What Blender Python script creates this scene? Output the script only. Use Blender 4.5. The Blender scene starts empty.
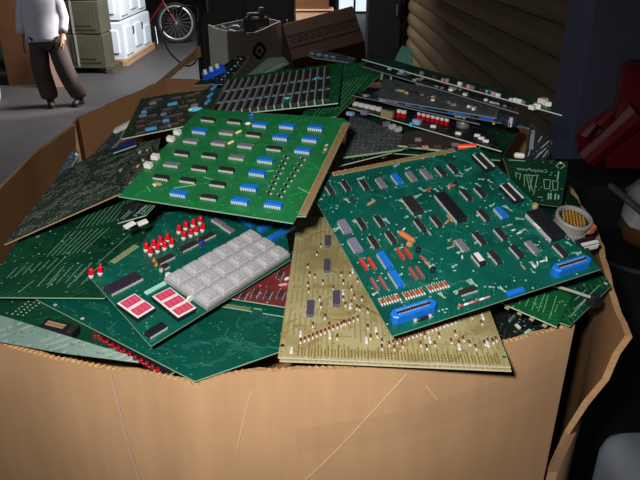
import bpy, bmesh, math, random
from mathutils import Vector, Matrix, Quaternion
random.seed(7)
SC = bpy.context.scene; COL = SC.collection
# ------------------------------------------------------------------ camera, exposure, world, lights
cam = bpy.data.cameras.new('camera'); cam.sensor_width = 36.0; cam.lens = 36.0*650/640; cam.clip_end = 200; cam.clip_start = .02
camo = bpy.data.objects.new('camera', cam); COL.objects.link(camo)
camo.location = (0, 0, 1.95); camo.rotation_euler = (math.radians(90-24.8), 0, 0); SC.camera = camo
SC.view_settings.view_transform = 'Standard'; SC.view_settings.look = 'None'
SC.view_settings.exposure = 0.0; SC.view_settings.gamma = 1.0; SC.view_settings.use_curve_mapping = False
W = bpy.data.worlds.new('world'); SC.world = W; W.use_nodes = True
W.node_tree.nodes['Background'].inputs[0].default_value = (.62, .76, 1.0, 1); W.node_tree.nodes['Background'].inputs[1].default_value = .014
def lamp(name, kind, loc, aim, power, size=.1, color=(1, 1, 1), size_y=None):
    l = bpy.data.lights.new(name, kind); l.energy = power; l.color = color
    o = bpy.data.objects.new(name, l); COL.objects.link(o); o.location = loc
    o.rotation_euler = (Vector(aim)-Vector(loc)).to_track_quat('-Z', 'Y').to_euler()
    if kind == 'AREA':
        l.shape = 'RECTANGLE'; l.size = size; l.size_y = size_y or size
    elif kind == 'SPOT': l.shadow_soft_size = size; l.spot_size = math.radians(94); l.spot_blend = .9
    return o
lamp('camera_flash', 'SPOT', (-.055, -.01, 2.02), (-.02, .95, 1.55), 40, .018, (1, .98, .95))
lamp('skylight', 'AREA', (-.7, 9.3, 3.6), (-3.2, 10.4, .4), 430, 1.8, (.92, .95, 1.0), 2.0)
lamp('side_daylight', 'AREA', (-5.5, 4.5, 3.6), (-1.5, 7.0, 0), 40, 2.5, (.8, .9, 1.0))

sb = lamp('sunbeam', 'SPOT', (1.0, 8.9, 3.4), (-3.2, 8.38, .55), 1800, .05, (1, .97, .92)); sb.data.spot_size = math.radians(15); sb.data.spot_blend = .6

# ------------------------------------------------------------------ materials
def lin(c): return tuple(((v/255)/12.92 if v/255 <= .04045 else ((v/255+.055)/1.055)**2.4) for v in c)
MATS = {}
def nt(m): m.use_nodes = True; return m.node_tree, m.node_tree.nodes, m.node_tree.links, m.node_tree.nodes['Principled BSDF']
def plain(name, rgb, rough=.5, metal=0., spec=.5, var=.12, scale=40., alpha=None, bump=0.):
    m = bpy.data.materials.new(name); t, N, L, b = nt(m)
    c = lin(rgb)
    tc = N.new('ShaderNodeTexCoord'); no = N.new('ShaderNodeTexNoise'); no.inputs['Scale'].default_value = scale; no.inputs['Detail'].default_value = 4
    L.new(tc.outputs['Object'], no.inputs['Vector'])
    r = N.new('ShaderNodeMixRGB'); r.inputs[1].default_value = tuple(v*(1-var) for v in c)+(1,); r.inputs[2].default_value = tuple(min(1, v*(1+var)) for v in c)+(1,)
    L.new(no.outputs['Fac'], r.inputs[0]); L.new(r.outputs[0], b.inputs['Base Color'])
    b.inputs['Roughness'].default_value = rough; b.inputs['Metallic'].default_value = metal; b.inputs['Specular IOR Level'].default_value = spec
    if bump:
        bu = N.new('ShaderNodeBump'); bu.inputs['Strength'].default_value = bump; bu.inputs['Distance'].default_value = .002; L.new(no.outputs['Fac'], bu.inputs['Height']); L.new(bu.outputs[0], b.inputs['Normal'])
    if alpha: b.inputs['Alpha'].default_value = alpha
    MATS[name] = m; return m
def pcb(name, rgb, trace, pad, amt=.5, pads=.25, rough=.38, ang=.6, lines=420., spec=.4, blotch=None):
    """solder mask with copper tracks and pads printed in it"""
    m = bpy.data.materials.new(name); t, N, L, b = nt(m)
    tc = N.new('ShaderNodeTexCoord'); mp = N.new('ShaderNodeMapping'); mp.inputs['Rotation'].default_value = (0, 0, ang); L.new(tc.outputs['Object'], mp.inputs['Vector'])
    def math_(op, a, bb):
        n = N.new('ShaderNodeMath'); n.operation = op
        for i, v in enumerate((a, bb)):
            if isinstance(v, (int, float)): n.inputs[i].default_value = v
            else: L.new(v, n.inputs[i])
        return n.outputs[0]
    wv = N.new('ShaderNodeTexWave'); wv.inputs['Scale'].default_value = lines/6.283; wv.inputs['Distortion'].default_value = 0; L.new(mp.outputs[0], wv.inputs['Vector'])
    big = N.new('ShaderNodeTexVoronoi'); big.inputs['Scale'].default_value = 55; big.distance = 'CHEBYCHEV'; L.new(tc.outputs['Object'], big.inputs['Vector'])
    sep = N.new('ShaderNodeSeparateColor'); L.new(big.outputs['Color'], sep.inputs[0])
    on = math_('GREATER_THAN', sep.outputs[0], 1-amt)
    ln = math_('MULTIPLY', math_('GREATER_THAN', wv.outputs['Fac'], .72), on)
    vo = N.new('ShaderNodeTexVoronoi'); vo.inputs['Scale'].default_value = 240; L.new(tc.outputs['Object'], vo.inputs['Vector'])
    s2 = N.new('ShaderNodeSeparateColor'); L.new(vo.outputs['Color'], s2.inputs[0])
    dot = math_('MULTIPLY', math_('LESS_THAN', vo.outputs['Distance'], .30), math_('GREATER_THAN', s2.outputs[1], 1-pads))
    no = N.new('ShaderNodeTexNoise'); no.inputs['Scale'].default_value = 26; no.inputs['Detail'].default_value = 5; L.new(tc.outputs['Object'], no.inputs['Vector'])
    c = lin(rgb)
    base = N.new('ShaderNodeMixRGB'); base.inputs[1].default_value = tuple(v*.78 for v in c)+(1,); base.inputs[2].default_value = tuple(v*1.22 for v in c)+(1,); L.new(no.outputs['Fac'], base.inputs[0])
    last = base.outputs[0]
    if blotch:
        n2 = N.new('ShaderNodeTexNoise'); n2.inputs['Scale'].default_value = blotch[1]; n2.inputs['Detail'].default_value = 6; L.new(tc.outputs['Object'], n2.inputs['Vector'])
        rp = N.new('ShaderNodeValToRGB'); rp.color_ramp.elements[0].position = .5; rp.color_ramp.elements[1].position = .68; L.new(n2.outputs['Fac'], rp.inputs[0])
        mb = N.new('ShaderNodeMixRGB'); L.new(rp.outputs[0], mb.inputs[0]); L.new(last, mb.inputs[1]); mb.inputs[2].default_value = lin(blotch[0])+(1,); last = mb.outputs[0]
    m1 = N.new('ShaderNodeMixRGB'); L.new(ln, m1.inputs[0]); L.new(last, m1.inputs[1]); m1.inputs[2].default_value = lin(trace)+(1,)
    m2 = N.new('ShaderNodeMixRGB'); L.new(dot, m2.inputs[0]); L.new(m1.outputs[0], m2.inputs[1]); m2.inputs[2].default_value = lin(pad)+(1,)
    L.new(m2.outputs[0], b.inputs['Base Color'])
    b.inputs['Roughness'].default_value = rough; b.inputs['Specular IOR Level'].default_value = spec
    bu = N.new('ShaderNodeBump'); bu.inputs['Strength'].default_value = .25; bu.inputs['Distance'].default_value = .0004; L.new(math_('ADD', ln, dot), bu.inputs['Height']); L.new(bu.outputs[0], b.inputs['Normal'])
    MATS[name] = m; return m
pcb('pcb_bright', (26, 106, 56), (30, 114, 62), (70, 146, 92), .4, .12, .4, 1.2, 330)
pcb('pcb_deep', (8, 80, 68), (10, 86, 73), (140, 180, 165), .4, .13, .4, .5, 380, blotch=((6, 60, 52), 18))
pcb('pcb_teal', (6, 78, 64), (8, 85, 70), (70, 136, 116), .45, .10, .42, .9, 430)
pcb('pcb_dark', (14, 66, 42), (26, 88, 56), (120, 150, 120), .45, .10, .42, .75, 300, blotch=((10, 44, 34), 14))
pcb('pcb_mid', (14, 84, 44), (26, 100, 56), (120, 160, 120), .4, .10, .4, 1.0, 300)
pcb('pcb_olive', (36, 54, 38), (62, 74, 58), (150, 150, 130), .5, .16, .5, .8, 320, blotch=((38, 50, 42), 20))
pcb('pcb_tan', (172, 160, 116), (152, 138, 90), (128, 114, 76), .6, .14, .45, 0, 330, blotch=((132, 116, 66), 12))
pcb('pcb_red', (112, 44, 44), (130, 60, 56), (200, 170, 160), .4, .10, .5, .2, 300)
pcb('pcb_black', (22, 28, 30), (44, 52, 54), (150, 155, 150), .5, .14, .5, .6, 300, .2)
pcb('pcb_slate', (48, 66, 78), (90, 108, 116), (150, 160, 160), .5, .2, .5, .6, 260)
pcb('pcb_forest', (6, 42, 26), (12, 54, 34), (90, 130, 100), .4, .08, .5, 1.0, 300, .12)
pcb('pcb_night', (16, 24, 34), (34, 46, 56), (90, 100, 104), .5, .2, .6, .6, 260, .08)
pcb('pcb_blue', (34, 58, 74), (60, 90, 110), (160, 170, 170), .5, .2, .5, .2, 300)
pcb('grid_grey', (66, 72, 74), (96, 100, 100), (140, 144, 140), .6, .35, .6, .1, 420)
pcb('pcb_silver', (96, 118, 108), (112, 128, 118), (60, 90, 70), .6, .3, .35, .9, 300, .6, blotch=((60, 96, 74), 24))
for n, c, r in [('edge_pale', (130, 160, 130), .6), ('tan_edge', (150, 120, 84), .7), ('white_edge', (178, 196, 184), .6), ('grey_edge', (110, 116, 118), .6), ('blue_edge', (70, 92, 110), .6),
    ('chip_dark', (40, 34, 34), .5), ('chip_brown', (58, 46, 42), .5), ('chip_grey', (112, 106, 116), .35), ('chip_blue', (22, 106, 196), .4), ('chip_blue_pale', (70, 140, 190), .4), ('chip_black', (24, 24, 30), .45), ('chip_lavender', (118, 112, 138), .3),
    ('chip_violet', (86, 74, 92), .4), ('chip_maroon', (74, 40, 48), .45), ('chip_label', (44, 38, 50), .4), ('cap_blue', (30, 80, 180), .3), ('capblue_part', (70, 110, 150), .5), ('cap_indigo', (60, 50, 140), .4), ('cream', (210, 206, 140), .5), ('white_plastic', (215, 212, 205), .45), ('tan_part', (160, 130, 96), .5),
    ('orange_part', (190, 110, 60), .5), ('red_part', (176, 62, 54), .5), ('redgrey_part', (130, 84, 84), .5), ('pink_part', (200, 130, 130), .5), ('redbrown_part', (128, 56, 44), .45), ('dark_glass', (70, 60, 50), .3), ('yellow_part', (214, 180, 50), .5), ('mint_part', (150, 206, 190), .5), ('cyan_part', (70, 180, 220), .5),
    ('beige_part', (140, 124, 90), .6), ('pale_blue', (130, 168, 196), .5), ('grey_plastic', (170, 168, 164), .5), ('key_grey', (168, 166, 168), .5), ('key_side', (146, 144, 146), .5), ('window_pink', (196, 62, 92), .35), ('window_mark', (224, 120, 140), .4), ('solder', (190, 196, 190), .35), ('trace_pale', (120, 158, 128), .5), ('trace_bright', (34, 126, 70), .5), ('trace_deep', (14, 98, 82), .5), ('trace_olive', (84, 98, 78), .5), ('trace_tan', (146, 128, 78), .5), ('flux_white', (150, 184, 172), .6), ('trace_green', (110, 150, 100), .5), ('trace_grey', (118, 130, 118), .5), ('trace_teal', (44, 116, 98), .5), ('tan_white', (186, 180, 152), .5), ('beige_pad', (168, 156, 118), .5), ('navy_part', (20, 34, 92), .4), ('pale_wire', (130, 180, 130), .5),
    ('hole_dark', (20, 20, 18), .8), ('contact_dark', (84, 60, 36), .5), ('contact_strip', (176, 148, 104), .6), ('contact_green', (30, 90, 60), .5), ('tan_contact', (118, 98, 52), .5), ('dirty_white', (168, 160, 150), .6)]:
    plain(n, c, r, var=.08, scale=120)
plain('red_led', (200, 14, 34), .15, 0, .7, .03); plain('bead_red', (150, 16, 34), .2, 0, .6, .05)
plain('metal', (180, 180, 176), .35, .25, .5, .1, 200); plain('metal_dull', (112, 108, 108), .45, .25, .5, .15, 80); plain('gold_part', (196, 150, 60), .35, .35); plain('pin', (205, 205, 200), .4, .15)
plain('round_grey', (142, 140, 136), .5, .15, .5, .12, 60, bump=.1)

# ------------------------------------------------------------------ mesh helpers
class MB:
    def __init__(s): s.v = []; s.f = []; s.m = []; s.mats = []
    def mi(s, mat):
        if mat not in s.mats: s.mats.append(mat)
        return s.mats.index(mat)
    def add(s, vs, fs, mat):
        b = len(s.v); i = s.mi(mat); s.v += [tuple(v) for v in vs]
        for f in fs: s.f.append(tuple(b+k for k in f)); s.m.append(i)
    def prism(s, pts, z0, z1, mat, side=None, inset=0., sidemap=None):
        n = len(pts); cx = sum(p[0] for p in pts)/n; cy = sum(p[1] for p in pts)/n
        b = len(s.v)
        s.v += [(p[0], p[1], z0) for p in pts]
        if inset:
            zz = z1-inset; s.v += [(p[0], p[1], zz) for p in pts]
            top = []
            for p in pts:
                d = math.hypot(p[0]-cx, p[1]-cy) or 1; k = max(0, 1-1.4*inset/d); top.append((cx+(p[0]-cx)*k, cy+(p[1]-cy)*k, z1))
            s.v += top
            rings = 3
        else: s.v += [(p[0], p[1], z1) for p in pts]; rings = 2
        mi = s.mi(mat); ms = s.mi(side or mat)
        s.f.append(tuple(b+i for i in reversed(range(n)))); s.m.append(mi)
        s.f.append(tuple(b+(rings-1)*n+i for i in range(n))); s.m.append(mi)
        for r in range(rings-1):
            for i in range(n):
                j = (i+1) % n; s.f.append((b+r*n+i, b+r*n+j, b+(r+1)*n+j, b+(r+1)*n+i))
                s.m.append(s.mi(sidemap[i]) if sidemap and i in sidemap else ms)
    def box(s, cx, cy, z0, L, Wd, Hh, mat, bev=0., ang=0.):
        c, sn = math.cos(ang), math.sin(ang)
        s.prism([(cx+x*c-y*sn, cy+x*sn+y*c) for x, y in ((-L/2, -Wd/2), (L/2, -Wd/2), (L/2, Wd/2), (-L/2, Wd/2))], z0, z0+Hh, mat, inset=bev)
    def tube(s, p0, p1, r0, r1, mat, n=10, cap=True):
        p0, p1 = Vector(p0), Vector(p1); d = (p1-p0).normalized(); a = d.orthogonal().normalized(); e = d.cross(a)
        b = len(s.v)
        for p, r in ((p0, r0), (p1, r1)):
            for i in range(n):
                t = 2*math.pi*i/n; s.v.append(tuple(p+a*(r*math.cos(t))+e*(r*math.sin(t))))
        i0 = s.mi(mat)
        for i in range(n): s.f.append((b+i, b+(i+1) % n, b+n+(i+1) % n, b+n+i)); s.m.append(i0)
        if cap:
            s.f.append(tuple(b+i for i in reversed(range(n)))); s.m.append(i0); s.f.append(tuple(b+n+i for i in range(n))); s.m.append(i0)
    def path(s, pts, r, mat, n=8):
        """one tube along a polyline; r a number or one radius per point"""
        P = [Vector(p) for p in pts]; R = r if isinstance(r, (list, tuple)) else [r]*len(P); b = len(s.v); i0 = s.mi(mat)
        a = None
        for k, p in enumerate(P):
            d = (P[min(k+1, len(P)-1)]-P[max(k-1, 0)]).normalized()
            a = d.orthogonal().normalized() if a is None else (a-d*a.dot(d)).normalized()
            e = d.cross(a)
            for i in range(n):
                t = 2*math.pi*i/n; s.v.append(tuple(p+a*(R[k]*math.cos(t))+e*(R[k]*math.sin(t))))
        for k in range(len(P)-1):
            for i in range(n): s.f.append((b+k*n+i, b+k*n+(i+1) % n, b+(k+1)*n+(i+1) % n, b+(k+1)*n+i)); s.m.append(i0)
        s.f.append(tuple(b+i for i in reversed(range(n)))); s.m.append(i0); s.f.append(tuple(b+(len(P)-1)*n+i for i in range(n))); s.m.append(i0)
    def lathe(s, prof, mat, n=20, cx=0., cy=0.):
        """profile of (radius, z) turned about a vertical axis"""
        b = len(s.v); i0 = s.mi(mat)
        for r, z in prof:
            for i in range(n): t = 2*math.pi*i/n; s.v.append((cx+r*math.cos(t), cy+r*math.sin(t), z))
        for k in range(len(prof)-1):
            for i in range(n): s.f.append((b+k*n+i, b+k*n+(i+1) % n, b+(k+1)*n+(i+1) % n, b+(k+1)*n+i)); s.m.append(i0)
        s.f.append(tuple(b+i for i in reversed(range(n)))); s.m.append(i0); s.f.append(tuple(b+(len(prof)-1)*n+i for i in range(n))); s.m.append(i0)
    def mesh(s, name, smooth=False, scale=1.):
        me = bpy.data.meshes.new(name); me.from_pydata([(x*scale, y*scale, z*scale) for x, y, z in s.v], [], s.f)
        for m in s.mats: me.materials.append(MATS[m])
        me.polygons.foreach_set('material_index', s.m)
        if smooth: me.polygons.foreach_set('use_smooth', [True]*len(s.f))
        me.update(); return me
    def obj(s, name, parent=None, smooth=False, scale=1.): return link(name, s.mesh(name, smooth, scale), parent)
def link(name, me, parent=None):
    o = bpy.data.objects.new(name, me); COL.objects.link(o)
    if parent: o.parent = parent
    return o
def tag(o, label=None, cat=None, group=None, kind=None):
    for k, v in (('label', label), ('category', cat), ('group', group), ('kind', kind)):
        if v: o[k] = v
    return o
def thing(name, label, cat, loc=(0, 0, 0), rz=0., group=None):
    o = bpy.data.objects.new(name, None); COL.objects.link(o); o.location = loc; o.rotation_euler = (0, 0, rz); o.empty_display_size = .05
    return tag(o, label, cat, group)
def smooth_angle(o, deg=40):
    me = o.data; me.polygons.foreach_set('use_smooth', [True]*len(me.polygons))
    try: me.set_sharp_from_angle(angle=math.radians(deg))
    except Exception: pass
    return o
MM = .001

# ------------------------------------------------------------------ data (world metres, board-local millimetres)
BOARDS = {
 'A': {'name': 'circuit_board','label': 'bright green circuit board with sky-blue chips lying on top of the heap','group': None,'mat': 'pcb_bright','th': 1.6,'loc': [-0.058,0.7603,1.6982],'x': [0.9506,-0.3096,-0.0244],'n': [-0.0501,-0.2304,0.9718],'out': [[-154.2,-103.9],[63.8,-103.9],[63.7,-90.7],[73.4,-88.3],[62.4,127.1],[49.2,138.7],[-158.3,121.1]],'c': [['dip',-130.5,91.2,0,20,6.6,3.6,'chip_dark'],['dip',-92.1,94.1,0,20,6.6,3.6,'chip_dark'],['dip',-52.1,65.6,0,20,6.6,3.6,'chip_dark'],['dip',-12.2,37.8,0,20,6.6,3.6,'chip_dark'],['dip',-123.6,-0.2,0,20,6.6,3.6,'chip_dark'],['dip',-86.4,2.7,0,20,6.6,3.6,'chip_dark'],['dip',-85.0,-28.0,0,20,6.6,3.6,'chip_dark'],['dip',-50.7,-23.5,0,20,6.6,3.6,'chip_dark'],['dip',-121.6,-57.7,0,20,6.6,3.6,'chip_dark'],['dip',-86.5,-56.1,0,20,6.6,3.6,'chip_dark'],['dip',-47.6,-55.1,0,20,6.6,3.6,'chip_dark'],['dip',-46.0,-82.9,0,20,6.6,3.6,'chip_dark'],['dip',-89.6,62.4,0,20,6.6,3.6,'chip_grey'],['dip',-88.1,34.2,0,20,6.6,3.6,'chip_grey'],['dip',-51.1,35.7,0,20,6.6,3.6,'chip_grey'],['dip',-126.8,31.4,0,20,6.6,3.6,'chip_grey'],['dip',-123.7,-28.2,0,20,6.6,3.6,'chip_grey'],['dip',-50.4,6.4,0,20,6.6,3.6,'chip_grey'],['dip',-126.9,57.4,0,20,7.5,5,'chip_blue'],['dip',-53.5,91.9,0,20,7.5,5,'chip_blue'],['dip',-16.1,95.9,0,20,7.5,5,'chip_blue'],['dip',22.9,99.3,0,20,7.5,5,'chip_blue'],['dip',-13.7,65.3,0,20,7.5,5,'chip_blue'],['dip',25.2,69.1,0,20,7.5,5,'chip_blue'],['dip',25.5,40.0,0,20,7.5,5,'chip_blue'],['dip',-11.7,7.2,0,20,7.5,5,'chip_blue'],['dip',-10.5,-22.6,0,20,7.5,5,'chip_blue'],['dip',-8.2,-53.8,0,20,7.5,5,'chip_blue'],['dip',-7.4,-81.9,0,20,7.5,5,'chip_blue'],['dip',32.3,-79.8,0,20,7.5,5,'chip_blue'],['dip',-83.8,-84.9,0,20,7.5,5,'chip_blue'],['tube',-74.6,67.6,62,9,3.6,'cream'],['tube',-73.4,39.3,62,9,3.6,'cream'],['disc',-73.5,109.6,0,8,'cap_blue'],['tube',-71.3,91.8,30,6,4,'white_plastic'],['tube',-118.4,-73.0,5,9,4.5,'tan_part'],['tube',-122.0,-74.7,-30,5,3,'white_plastic'],['clip',-155.2,47.7,0,9,7,6,'white_plastic'],['clip',-155.3,29.0,0,9,7,6,'white_plastic'],['clip',-152.4,-17.3,0,9,7,6,'white_plastic'],['clip',-151.2,-37.3,0,9,7,6,'white_plastic'],['diode',10.1,21.1,-32,8,3.2,'chip_black'],['diode',32.1,21.7,-32,8,3.2,'chip_black'],['diode',11.4,9.1,-32,8,3.2,'chip_black'],['diode',32.2,9.1,-32,8,3.2,'chip_black'],['diode',12.6,-2.7,-32,8,3.2,'chip_black'],['diode',32.2,-3.2,-32,8,3.2,'chip_black'],['diode',13.9,-14.2,-32,8,3.2,'chip_black'],['diode',32.3,-15.2,-32,8,3.2,'chip_black'],['diode',15.1,-25.5,-32,8,3.2,'chip_black'],['diode',32.3,-27.0,-32,8,3.2,'chip_black'],['diode',16.2,-36.5,-32,8,3.2,'chip_black'],['diode',32.4,-38.5,-32,8,3.2,'chip_black'],['diode',17.4,-47.3,-32,8,3.2,'chip_black'],['diode',32.4,-49.7,-32,8,3.2,'chip_black'],['diode',18.5,-57.9,-32,8,3.2,'chip_black'],['diode',32.5,-60.7,-32,8,3.2,'chip_black'],['tube',49.5,62.3,60,4,1.6,'white_plastic'],['tube',50.5,56.7,60,4,1.6,'red_part'],['tube',51.5,51.2,60,4,1.6,'white_plastic'],['tube',52.4,45.7,60,4,1.6,'red_part'],['wire',-3.6,-13.2,23.5,19.1,0.7,'pale_wire'],['wire',55.0,-41.6,-26.3,21.6,0.7,'pale_wire'],['wire',-85.7,-66.7,31.1,26.5,0.7,'pale_wire'],['wire',-125.7,-82.4,-42.5,14.4,0.7,'pale_wire'],['wire',-65.9,-43.9,-10.7,14.0,0.7,'pale_wire'],['runs',70,0.5,'trace_bright',3,34],['fingers_edge',[73.4,-88.3],[62.4,127.1],2.0,8.5]]},
 'B': {'name': 'circuit_board','label': 'large deep green circuit board with two bright blue edge connectors,overlapping the tan board','group': None,'mat': 'pcb_deep','th': 1.6,'loc': [0.1306,0.773,1.6681],'x': [0.932,0.3427,0.118],'n': [-0.01,-0.3011,0.9535],'out': [[-143.0,-203.6],[109.0,-203.6],[109.0,43.8],[104.0,50.9],[76.0,53.3],[77.7,59.0],[-97.7,69.9],[-99.7,64.9],[-135.2,65.5]],'c': [['dip',-113.1,35.2,90,20,6.6,3.6,'chip_dark'],['dip',-91.8,34.4,90,20,6.6,3.6,'chip_dark'],['dip',-69.3,27.9,90,20,6.6,3.6,'chip_dark'],['dip',-48.4,23.1,90,20,6.6,3.6,'chip_grey'],['dip',-6.7,21.2,90,20,6.6,3.6,'chip_grey'],['dip',13.1,18.5,90,20,6.6,3.6,'chip_grey'],['dip',33.6,16.8,90,20,6.6,3.6,'chip_dark'],['dip',51.4,16.7,90,20,6.6,3.6,'chip_dark'],['dip',-103.2,-39.8,90,20,6.6,3.6,'chip_dark'],['dip',-81.4,-43.1,90,20,6.6,3.6,'chip_dark'],['dip',-103.2,-74.0,90,20,6.6,3.6,'chip_dark'],['dip',-81.6,-75.0,90,20,6.6,3.6,'chip_dark'],['dip',-40.6,-67.6,90,20,6.6,3.6,'chip_dark'],['dip',-19.2,-68.1,90,20,6.6,3.6,'chip_dark'],['dip',-26.5,22.3,90,20,7.5,5,'chip_blue'],['tube',-95.8,2.9,125,11,4,'chip_dark'],['tube',-76.1,-8.4,20,12,4,'tan_part'],['dip',-31.8,-31.5,90,33,13.5,4,'chip_dark'],['dip',-124.1,-38.3,90,21,9,6,'chip_lavender'],['dip',-125.6,-72.5,90,21,9,6,'chip_lavender'],['tube',-65.2,-81.6,112,22,7,'orange_part'],['tube',-68.1,-94.5,112,6,7.5,'tan_part'],['pack',-84.5,-103.5,90,16,3,5,'red_part'],['pack',-76.0,-105.7,90,16,3,5,'red_part'],['dip',38.9,-38.0,90,20,6.6,3.6,'chip_dark'],['dip',57.9,-39.6,90,20,6.6,3.6,'chip_dark'],['dip',38.1,-80.0,90,20,6.6,3.6,'chip_dark'],['dip',11.5,-113.9,90,20,6.6,3.6,'chip_dark'],['dip',38.0,-116.3,90,20,6.6,3.6,'chip_dark'],['dip',-13.0,-116.3,90,20,6.6,3.6,'chip_grey'],['dip',10.9,-147.1,90,20,6.6,3.6,'chip_dark'],['dip',38.2,-148.3,90,20,6.6,3.6,'chip_dark'],['dip',58.7,-148.1,90,20,6.6,3.6,'chip_grey'],['dip',84.5,-164.4,90,20,6.6,3.6,'chip_dark'],['dip',58.7,-84.0,90,19,7.5,5,'chip_blue'],['dip',8.8,-52.5,90,55,14,5,'chip_black'],['socket',93.7,11.9,90,34,15,5],['socket',90.8,-57.3,90,34,15,5],['dip',-7.9,-143.6,90,18,8,5,'chip_black'],['slab',-7.7,-142.4,90,14,6.5,0.6,5.0,'white_plastic','paper_label'],['dip',93.2,-123.5,90,50,19,8,'chip_black'],['slab',79.4,-124.8,92,12,3,0.5,8.0,'white_plastic','paper_label'],['edgecon',-111.2,-186.8,0,49.9,12,11],['edgecon',77.0,-192.0,0,47.5,12,11],['slab',1.8,-200.7,0,20,6,5,0,'chip_blue','resistor_pack'],['dip',-43.2,-179.6,0,20,6.6,3.6,'chip_dark'],['tube',-60.4,-195.2,0,5.5,2.4,'red_part'],['tube',-54.2,-195.1,0,5.5,2.4,'white_plastic'],['tube',-48.0,-195.0,0,5.5,2.4,'pink_part'],['tube',-41.8,-195.0,0,5.5,2.4,'red_part'],['tube',-35.6,-194.9,0,5.5,2.4,'white_plastic'],['tube',-29.3,-194.8,0,5.5,2.4,'pink_part'],['pack',-129.0,-103.4,90,17,3.4,5,'red_part'],['pack',-120.6,-105.7,90,17,3.4,5,'red_part'],['pack',-130.9,-135.5,90,17,3.4,5,'redgrey_part'],['pack',-121.8,-136.7,90,17,3.4,5,'redgrey_part'],['pack',-85.9,-136.6,90,17,3.4,5,'redgrey_part'],['pack',-78.4,-137.8,90,17,3.4,5,'redgrey_part'],['dip',-104.9,-106.4,90,24,7.5,6,'chip_blue'],['dip',-105.9,-137.1,90,24,7.5,6,'chip_blue'],['can',-63.2,-105.3,0,5.5,6,'chip_black'],['can',-63.3,-139.5,0,5.5,6,'chip_black'],['tube',-63.2,-121.9,110,6,2.4,'red_part'],['tube',-63.0,-117.4,110,6,2.4,'red_part'],['tube',-63.0,-127.5,110,6,2.4,'tan_part'],['res',-135.0,-159.6,90,11,2.2,'tan_part'],['res',-132.0,-159.7,90,11,2.2,'red_part'],['res',-129.0,-159.8,90,11,2.2,'tan_part'],['res',-126.1,-159.8,90,11,2.2,'red_part'],['res',-123.1,-159.9,90,11,2.2,'tan_part'],['res',-120.1,-160.0,90,11,2.2,'red_part'],['res',-117.1,-160.0,90,11,2.2,'tan_part'],['res',-114.1,-160.1,90,11,2.2,'red_part'],['res',-108.1,-161.4,90,11,2.2,'tan_part'],['res',-105.1,-161.5,90,11,2.2,'red_part'],['res',-102.1,-161.6,90,11,2.2,'tan_part'],['res',-99.1,-161.6,90,11,2.2,'red_part'],['res',-96.0,-161.7,90,11,2.2,'tan_part'],['res',-93.0,-161.8,90,11,2.2,'red_part'],['res',-89.9,-161.8,90,11,2.2,'tan_part'],['res',-86.9,-161.9,90,11,2.2,'red_part'],['res',-80.1,-161.5,90,11,2.2,'tan_part'],['res',-77.1,-161.5,90,11,2.2,'red_part'],['res',-74.0,-161.6,90,11,2.2,'tan_part'],['res',-70.9,-161.7,90,11,2.2,'red_part'],['res',-67.8,-161.8,90,11,2.2,'tan_part'],['res',-64.7,-161.8,90,11,2.2,'red_part'],['res',-61.5,-161.9,90,11,2.2,'tan_part'],['res',-58.4,-162.0,90,11,2.2,'red_part'],['can',-113.4,-196.0,0,4,4,'metal'],['can',-97.0,-196.4,0,4,4,'metal'],['tube',-104.9,-196.3,0,12,4,'chip_black'],['tube',31.9,-15.4,0,7,3,'red_part'],['tube',38.5,-11.3,20,7,3,'chip_black'],['tube',27.4,-15.7,60,7,3,'pink_part'],['tube',0.6,-10.4,20,7,3,'red_part'],['tube',-2.3,-70.4,90,9,3,'gold_part'],['tube',-8.3,-73.9,30,7,3,'tan_part'],['can',103.5,-88.9,0,7,6,'tan_part'],['tube',56.9,-105.5,0,6.163650715263,2.2,'metal'],['tube',56.1,-114.7,0,4.059451529419221,2.2,'white_plastic'],['tube',59.0,-121.5,0,4.665784527070953,2.2,'white_plastic'],['tube',-18.1,-109.0,30,6.4806150370728215,2.2,'tan_part'],['tube',-24.9,-113.4,0,6.486760146335258,2.2,'tan_part'],['tube',-21.0,-102.4,30,4.4944547782059745,2.2,'tan_part'],['tube',-22.0,-132.2,60,4.260154757904766,2.2,'white_plastic'],['tube',43.0,-173.5,90,5.517861327131246,2.2,'white_plastic'],['tube',49.6,-171.1,60,4.268038621796171,2.2,'white_plastic'],['tube',56.8,-170.6,0,6.726610868244059,2.2,'white_plastic'],['tube',62.5,-169.5,60,6.544132264670904,2.2,'white_plastic'],['tube',-36.6,-83.1,90,5.796737416569968,2.2,'metal'],['tube',-40.6,-79.6,30,4.915334789298217,2.2,'chip_black'],['tube',31.5,-170.6,90,5.87905223661971,2.2,'tan_part'],['tube',-69.2,-70.1,90,6.102636158678902,2.2,'white_plastic'],['tube',-60.7,-65.9,30,4.199315408158183,2.2,'white_plastic'],['runs',110,0.5,'trace_deep',5,36,'trace_teal'],['runs',70,0.7,'flux_white',8,1.3,'flux_white'],['fingers_edge',[77.7,59.0],[-97.7,69.9],2.6,8]]},
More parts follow.
